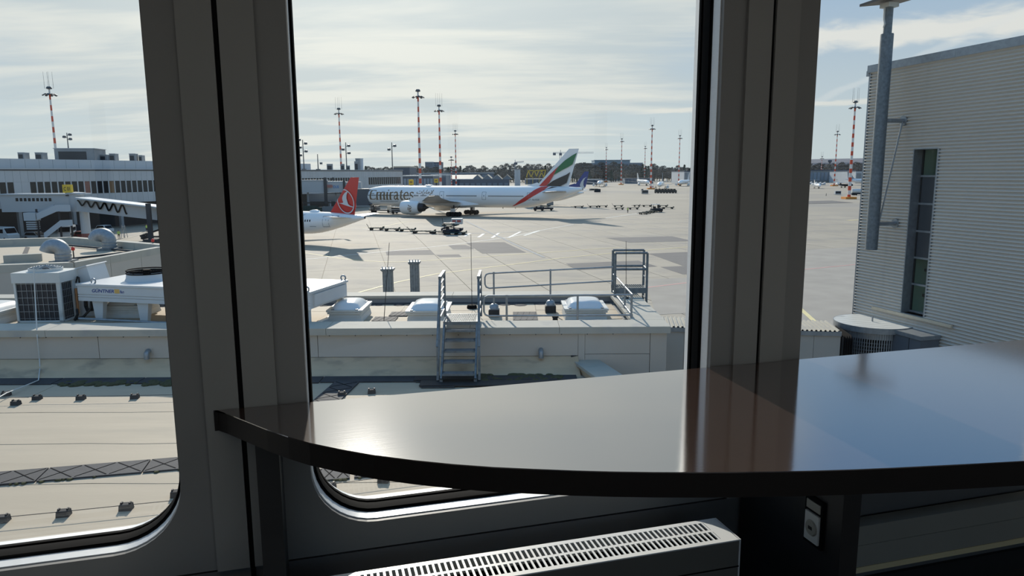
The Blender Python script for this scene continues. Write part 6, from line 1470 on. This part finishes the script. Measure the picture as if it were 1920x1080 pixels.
# ================================================================== masts and lamp poles
def mast(px_head, y_head, Y, lab, base=None, k=1.0, whips=True, plinth=True, w=.62):
    c = PY(px_head, y_head, Y); H = c.z-GZ
    t = thing('floodlight_mast', lab, 'mast', (c.x, Y, GZ))
    n = 22; m = MB(); r0_, r1_ = w*k, w*.45*k
    for i in range(n):
        a, b = i/n, (i+1)/n; m.m = i % 2; m.cyl((0, 0, H*a), (0, 0, H*b), lerp(r0_, r1_, a), lerp(r0_, r1_, b), n=10)
    m.build('striped_shaft', [MASTR, MASTW], t, True)
    m = MB(); m.lathe([(.3, H-.3), (1.0, H-.1), (1.0, H+.25), (.7, H+.7), (.2, H+.75)], 12); m.build('head_platform', MASTG, t)
    m = MB(); m.lathe([(1.55, H-2.2), (1.75, H-2.2), (1.75, H-2.05), (1.55, H-2.05)], 16); m.cyl((-1.7, 0, H-2.1), (1.7, 0, H-2.1), .1, n=6); m.cyl((0, -1.7, H-2.1), (0, 1.7, H-2.1), .1, n=6); m.build('lamp_ring', MASTG, t)
    for q in range(8):
        a = 2*math.pi*q/8+.3; x, y = 2.2*math.cos(a), 2.2*math.sin(a); m = MB(); m.bar((x*.7, y*.7, H-2.0), (x*1.15, y*1.15, H-2.6), .75, .3); m.build('floodlight', MASTG, t)
    if whips:
        for q, (x, y) in enumerate(((-1.5, -.3), (-.55, .5), (.5, -.5), (1.5, .3))):
            m = MB(); m.cyl((x, y, H), (x, y, H+6.2), .055, .03, n=5); m.build('whip_antenna', MASTG, t)
            
    if plinth: m = MB(); m.box(-2.4, 2.4, -2.4, 2.4, 0, .9); m.build('plinth', ORNG, t)
    return t
for a in ((92, 166, 279, 'tallest red and white mast, behind the terminal plant room'), (635, 205, 380, 'striped mast rising behind the terminal roof above the red tail'), (783.5, 171, 297, 'striped mast without whips, above the wide-body lettering', None, 1.05, False), (823, 199, 361, 'striped mast with whip aerials above the wide-body wing', None, 1.15), (853.5, 246, 572, 'thin distant striped mast above the wide-body fuselage'), (1223, 236, 528, 'striped mast nearest the grey crate on the open apron', None, 1.15), (1275, 255, 690, 'striped mast near the window pillar before the pale hangar'), (1166, 261, 730, 'striped mast in front of the long office block'),
          (1137, 277, 940, 'thin far mast near the end of the long office block'), (1210, 275, 930, 'thin far mast just beyond the end of the office block'), (1604, 192, 318, 'thick red and white mast beside the camera pole', None, 1.15), (1570.5, 247, 600, 'middle striped mast of the three before the hangar', None, 1.0), (1541.5, 294, 900, 'smallest striped mast of the three before the hangar', None, 1.0), (846, 295, 612, 'short lamp-head mast between two striped masts', None, .7, False)): mast(*a)
def lamp_pole(px, yt, yb, Y, lab, arms=3):
    a, b = PY(px, yt, Y), PY(px, yb, Y); q = TMi @ b
    if px < 200: b = TM @ hit(px, yb+1.0, TMi, 12.0); a = PY(px, yt, b.y); Y = b.y
    else: b.z = GZ+(15.75 if (q.y > 6 and px < 606) else 13.6)
    t = thing('lamp_pole', lab, 'lamp pole', (b.x, Y, b.z)); h = a.z-b.z; k = Y/200
    m = MB(); m.cyl((0, 0, 0), (0, 0, h), .16*k, .10*k, n=8); m.build('pole', MASTG, t)
    for q in range(arms):
        z = h*(.86-.13*q); s = (-1)**q; m = MB(); m.cyl((0, 0, z), (s*.75*k, 0, z), .06*k, n=5); m.build('arm', MASTG, t); m = MB(); m.lathe([(.05*k, 0), (.5*k, .1*k), (.42*k, .62*k), (.1*k, .72*k)], 10, (s*.8*k, 0, z-.2*k)); m.build('spot_lamp', MASTG, t)
    m = MB(); m.box(-.5*k, .5*k, -.5*k, .5*k, 0, .3); m.build('foot_plate', MASTG, t)
for q in ((128.5, 249, 280, 163, 'dark lamp pole on the big plant room of the terminal', 3), (558, 254, 304, 225, 'dark lamp pole closest to the window pillar above the terminal roof', 1), (569.5, 262, 304, 226, 'dark lamp pole with paired lamps next to the window pillar', 4), (650, 267, 312, 262, 'dark lamp pole right beside the striped mast over the red tail', 3), (736, 267, 317, 292, 'dark lamp pole at the end of the terminal roof', 2), (596, 289, 304, 235, 'short stub pole on the terminal roof', 0)): lamp_pole(*q)
# ================================================================== far buildings, cranes, trees
def block(name, lab, x0, x1, yt, Y, dp=30, mt=FARB, wins=(0, 0), roof=None, cat='building', wm=FARD, zb=GZ, wt=(.2, .7)):
    a, b = PY(x0, yt, Y), PY(x1, yt, Y); c = (a+b)/2; w = (b.x-a.x)/2; h = c.z-zb
    t = thing(name, lab, cat, (c.x, Y, zb)); m = MB(); m.box(-w, w, 0, dp, 0, h); m.build('wall', mt, t)
    nx, nz = wins; p = None
    for i in range(nx):
        for k in range(nz):
            x = -w+(i+.12)*2*w/nx; z = h*(.12+.86*(k+wt[0])/nz)
            if p is None: p = MB().box(0, 2*w/nx*.76, -.3, 0, 0, h*.86/nz*wt[1]).build('window', wm, t); p.location = (x, 0, z)
            else: share(p, (x, 0, z), t)
    m = MB(); m.box(-w*1.01, w*1.01, -.5, dp+.5, h, h+h*.04+.3); m.build('roof', roof or mt, t)
    return t, w, h
def far_town():
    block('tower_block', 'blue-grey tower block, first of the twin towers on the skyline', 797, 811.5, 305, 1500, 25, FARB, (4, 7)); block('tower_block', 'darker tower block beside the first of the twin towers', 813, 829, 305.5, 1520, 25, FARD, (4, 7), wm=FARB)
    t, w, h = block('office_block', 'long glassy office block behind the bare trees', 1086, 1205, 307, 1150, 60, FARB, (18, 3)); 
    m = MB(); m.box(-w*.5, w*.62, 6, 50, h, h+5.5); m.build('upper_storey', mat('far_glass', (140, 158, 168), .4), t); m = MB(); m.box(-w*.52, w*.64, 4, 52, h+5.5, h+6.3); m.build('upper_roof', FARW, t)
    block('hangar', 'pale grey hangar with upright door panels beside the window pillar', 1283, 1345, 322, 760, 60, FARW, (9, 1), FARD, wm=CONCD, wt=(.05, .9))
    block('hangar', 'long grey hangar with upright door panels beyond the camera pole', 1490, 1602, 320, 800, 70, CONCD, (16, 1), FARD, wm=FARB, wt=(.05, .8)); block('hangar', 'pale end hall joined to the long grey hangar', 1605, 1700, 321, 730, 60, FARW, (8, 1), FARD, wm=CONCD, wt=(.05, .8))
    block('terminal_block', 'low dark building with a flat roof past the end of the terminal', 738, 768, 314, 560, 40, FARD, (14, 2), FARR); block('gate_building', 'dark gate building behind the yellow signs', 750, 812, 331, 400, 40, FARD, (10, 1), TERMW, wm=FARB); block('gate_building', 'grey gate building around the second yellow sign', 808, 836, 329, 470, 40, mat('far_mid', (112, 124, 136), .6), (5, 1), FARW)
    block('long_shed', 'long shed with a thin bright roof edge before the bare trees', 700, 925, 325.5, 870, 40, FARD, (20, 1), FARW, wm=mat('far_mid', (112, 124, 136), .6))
    block('far_office', 'blue far office with roof masts between the silo and the striped tail', 975, 1022, 317.5, 1300, 40, FARB, (8, 2)); block('far_hut', 'low terminal outbuilding beside the yellow frame', 985, 1040, 336, 800, 20, mat('far_mid', (112, 124, 136), .6), (8, 1), FARW)
    block('apron_office', 'low dark shed under the bare trees past the blue tail', 1100, 1130, 337, 760, 20, FARD, (6, 1), FARW); block('apron_office', 'low grey shed between the thin masts', 1172, 1225, 335, 800, 20, mat('far_mid', (112, 124, 136), .6), (8, 1), FARD)
    # hall with the zigzag roof
    Y = 640; a, b = PY(829, 340, Y), PY(955, 340, Y); t = thing('zigzag_hall', 'low hall with a pale zigzag roof behind the wide-body fuselage', 'building', (a.x, Y, GZ)); W = b.x-a.x; h = PY(890, 336.5, Y).z-GZ; hp = PY(890, 328.3, Y).z-GZ
    m = MB(); m.box(0, W, 0, 45, 0, h); m.build('wall', FARD, t); m = MB(); m.box(-.5, W*.48, -.6, -.1, h, h+.5); m.build('eaves', FARW, t)
    m = MB(); m.prism([(-2, -.5, h), (W*.46, -.5, h), (W*.52, 18, hp), (W*.1, 18, hp)], (0, 0, .3)); m.build('roof', FARR, t)
    xs = [.44, .525, .60, .665, .725, .80, .87, .955]
    for k in range(0, 6, 2):
        x0, x1, x2 = W*xs[k+1]-W*.075, W*xs[k+1], W*xs[k+1]+W*.075
        m = MB(); m.prism([(x0, -.2, h), (x1, -.2, hp), (x2, -.2, h)], (0, .3, 0)); m.build('gable', mat('far_mid', (112, 124, 136), .6), t)
    for k in range(0, 7, 2):
        x1 = W*(.525+.1*k/1.35)
        for s in (-1, 1): m = MB(); m.prism([(x1, -.6, hp), (x1+s*W*.074, -.6, h-.1), (x1+s*W*.074, 44, h-.1), (x1, 44, hp)], (0, 0, .4)); m.build('roof_slope', FARR, t)
        m = MB(); m.prism([(x1-W*.07, -.3, h), (x1, -.3, hp-.2), (x1+W*.07, -.3, h)], (0, .3, 0)); m.build('gable', mat('far_mid', (112, 124, 136), .6), t)
    for k in range(12): m = MB(); m.box(W*(k+.1)/12, W*(k+.8)/12, -.4, 0, h*.1, h*.55); m.build('bay_door', mat('far_mid', (112, 124, 136), .6), t)
    # silo tower, yellow frame letters, gate signs, cranes
    a, b = PY(965, 340, 700), PY(975.5, 318, 700); t = thing('silo', 'pale ribbed silo tower below the small crane', 'silo', ((a.x+b.x)/2, 700, GZ)); w = (b.x-a.x)/2; h = b.z-GZ
    for k in range(4): m = MB(); m.cyl((-w+w*.25+k*w*.5, 0, 0), (-w+w*.25+k*w*.5, 0, h), w*.26, n=10); m.build('silo_tube', FARW, t)
    m = MB(); m.box(-w, w, -w*.3, w*.3, h, h+.8); m.build('cap', CONCD, t)
    Y = 740; P = lambda x, y: PY(x, y, Y); t = thing('yellow_frame', 'yellow steel lattice frame standing before the far trees', 'steel frame', (P(1007, 340).x, Y, GZ)); T = Matrix.Translation((-P(1007, 340).x, -Y, -GZ))
    segs = [(987, 332, 991, 320), (991, 320, 995, 331), (989, 320, 1002, 320), (996, 332, 1001, 320), (1002, 320, 1006, 331), (1006, 331, 1010, 320), (1003, 320, 1024, 319), (1012, 331, 1017, 320), (1014, 320, 1019, 331), (1023, 319, 1020, 332), (1018, 332, 1021, 332)]
    for x0, y0, x1, y1 in segs: m = MB(T); m.bar(P(x0, y0), P(x1, y1), .8, .8); m.build('beam', YELS, t)
    for x in (988, 999, 1011, 1021): m = MB(T); m.bar(P(x, 331), P(x, 345), .4, .4); m.build('frame_post', YELS, t)
    for px, lab in ((771, 'yellow box sign on a dark post past the end of the terminal'), (818, 'second yellow box sign farther along the gate buildings')):
        Y = 330 if px == 771 else 400; c = PY(px, 342, Y); t = thing('gate_sign', lab, 'sign', (c.x, Y, GZ)); z0, z1 = PY(px, 346.5 if px == 771 else 342.5, Y).z-GZ, PY(px, 336.5 if px == 771 else 335, Y).z-GZ; w = (4.3 if px == 771 else 3.6)/FPX*Y
        m = MB(); m.box(-w, w, -.4, .4, z0, z1); m.build('sign_box', YEL, t); m = MB(); m.box(-.35, .35, -.2, .2, 0, z0); m.build('post', TERMD, t); m = MB(); m.box(-w*.55, w*.55, -.42, -.4, lerp(z0, z1, .32), lerp(z0, z1, .68)); m.build('worn_lettering', mat('sign_ochre', (150, 116, 40), .6), t)
    def crane(px, py, yb, j0, j1, Y, lab, tilt=0):
        c = PY(px, py, Y); t = thing('tower_crane', lab, 'crane', (c.x, Y, GZ)); H = c.z-GZ; s = Y/FPX
        m = MB()
        for q in ((-1, -1), (1, -1), (1, 1), (-1, 1)): m.bar((q[0]*.9, q[1]*.9, 0), (q[0]*.9, q[1]*.9, H), .3, .3)
        n = int(H/3.6)
        for k in range(n): m.bar((-.9*(-1)**k, -.9, H*k/n), (.9*(-1)**k, -.9, H*(k+1)/n), .2, .2)
        m.build('tower', CRANE, t)
        xa, xb = (j0-px)*s, (j1-px)*s; m = MB()
        for z, y in ((0, -.6), (0, .6), (1.3, 0)): m.bar((xa, y, H+z+tilt*xa), (xb, y, H+z+tilt*xb), .28, .28)
        n = 26
        for k in range(n): x = lerp(xa, xb, k/n); x2 = lerp(xa, xb, (k+1)/n); m.bar((x, -.6, H+tilt*x), (x2, 0, H+1.3+tilt*x2), .14, .14)
        m.build('jib', CRANE, t); m = MB(); m.box(xa, xa+3.4, -1, 1, H-2.2, H+.6); m.build('counterweight', FARD, t); m = MB(); m.box(-1.6, 1.6, -1.4, 1.4, H-2.4, H+.4); m.build('cab', FARD, t); m = MB(); m.cyl((0, 0, H), (0, 0, H+4), .35, n=6); m.build('tower_head', CRANE, t)
    crane(1051, 287.5, 340, 1037, 1112, 860, 'tower crane with a long level jib behind the striped tail'); crane(966, 305.5, 340, 965, 982, 900, 'small crane with a short raised jib above the silo', .08)
    for px, lab in ((954.5, 'thin far light pole with a lamp block, nearer the zigzag hall'), (963, 'thin far light pole with a lamp block by the silo crane')):
        a = PY(px, 312, 900); t = thing('lamp_pole', lab, 'lamp pole', (a.x, 900, GZ)); m = MB(); m.cyl((0, 0, 0), (0, 0, a.z-GZ), .2, n=6); m.build('pole', MASTG, t); m = MB(); m.box(-1.3, 1.3, -.4, .4, a.z-GZ-.6, a.z-GZ+1.2); m.build('lamp_block', MASTG, t)
    a = PY(1556, 304, 1500); t = thing('control_tower', 'tiny far tower on the skyline between two striped masts', 'tower', (a.x, 1500, GZ)); h = a.z-GZ; m = MB(); m.cyl((0, 0, 0), (0, 0, h), 1.6, n=10); m.build('shaft', FARD, t); m = MB(); m.lathe([(2, h-1), (4, h+1), (4, h+4), (.5, h+5)], 12); m.build('cabin', FARD, t)
    m = MB()
    rows = [((-2600, 1700), 26), ((-900, 1600), 22), ((200, 1900), 30), ((700, 1800), 46), ((1300, 1900), 40)]
    pts = [(-2600, 1900, 30), (-1200, 1800, 24), (-400, 1750, 20), (100, 1750, 20), (500, 1800, 24), (800, 1900, 46), (1150, 2000, 52), (1900, 2000, 36), (2600, 1900, 30)]
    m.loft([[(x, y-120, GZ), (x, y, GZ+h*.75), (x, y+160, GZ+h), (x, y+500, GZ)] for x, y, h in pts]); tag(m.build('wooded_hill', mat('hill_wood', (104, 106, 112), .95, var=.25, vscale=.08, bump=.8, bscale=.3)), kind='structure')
far_town()
def trees():
    protos = []
    for kind, (nm, mt, lab) in enumerate((('bare_tree', LEAF, 'bare grey-brown winter tree in the far belt behind the apron'), ('broad_tree', LEAF, 'broad twiggy tree in the far belt behind the apron'), ('conifer', CONI, 'dark pointed conifer in the far belt behind the apron'))):
        t = thing(nm, lab, 'tree', group='far tree belt, '+nm.replace('_', ' ')+'s'); h = 13.0
        m = MB(); m.cyl((0, 0, 0), (0, 0, h*.6), .35, .15, n=6); m.build('trunk', BARK, t)
        rnd = random.Random(kind+3); vs = []; fs = []
        for k in range(900 if kind < 2 else 700):
            if kind == 2:
                z = h*(.12+.9*rnd.random()); r = 2.6*(1-(z-h*.12)/(h*.92))+.25
            else:
                z = h*(.22+.8*rnd.random()); u = (z-h*.6)/(h*.42); r = (4.2 if kind == 1 else 3.2)*math.sqrt(max(.03, 1-u*u))*(1+.25*math.sin(z*3))
            a = rnd.random()*6.283; q = r*math.sqrt(rnd.random()); c = Vector((q*math.cos(a), q*math.sin(a), z)); s = rnd.uniform(.25, .6)
            d1 = Vector((rnd.uniform(-1, 1), rnd.uniform(-1, 1), rnd.uniform(-.3, 1))).normalized()*s*1.6; d2 = Vector((rnd.uniform(-1, 1), rnd.uniform(-1, 1), rnd.uniform(-1, 1))).normalized()*s*.7
            o = len(vs); vs += [c-d1*.5-d2*.5, c+d1, c+d2]; fs.append((o, o+1, o+2))
        m = MB(); m.add(vs, fs); m.build('crown', mt, t, fix=False); protos.append(t)
    used = [0, 0, 0]
    def put(px, Y, h, k):
        o = protos[k] if not used[k] else copy_tree(protos[k]); used[k] += 1
        x = (px-960)/FPX*Y; o.location = (x, Y, GZ); s = h/13; o.scale = (s*1.25, s*1.25, s); o.rotation_euler = (0, 0, random.random()*6.28)
    for i in range(112):
        px = lerp(690, 1300, (i+random.random()*.4)/112); k = random.choice((0, 0, 1, 1, 2)); Y = 1010+(i % 4)*20+random.uniform(-1.5, 1.5)
        put(px, Y, random.uniform(17, 23)*(1.15 if 940 < px < 1240 else 1), k)
    for i in range(64):
        px = lerp(830, 1345, (i+random.random()*.3)/64); put(px, 925+(i % 3)*20+random.uniform(-1, 1), random.uniform(13, 18), random.choice((0, 1, 1, 2)))
    for i in range(34):
        px = lerp(1495, 1640, (i+random.random()*.2)/34); put(px, 1150+(i % 6)*26+random.uniform(-1, 1), random.uniform(20, 26), random.choice((0, 1)))
trees()
bpy.context.view_layer.update()
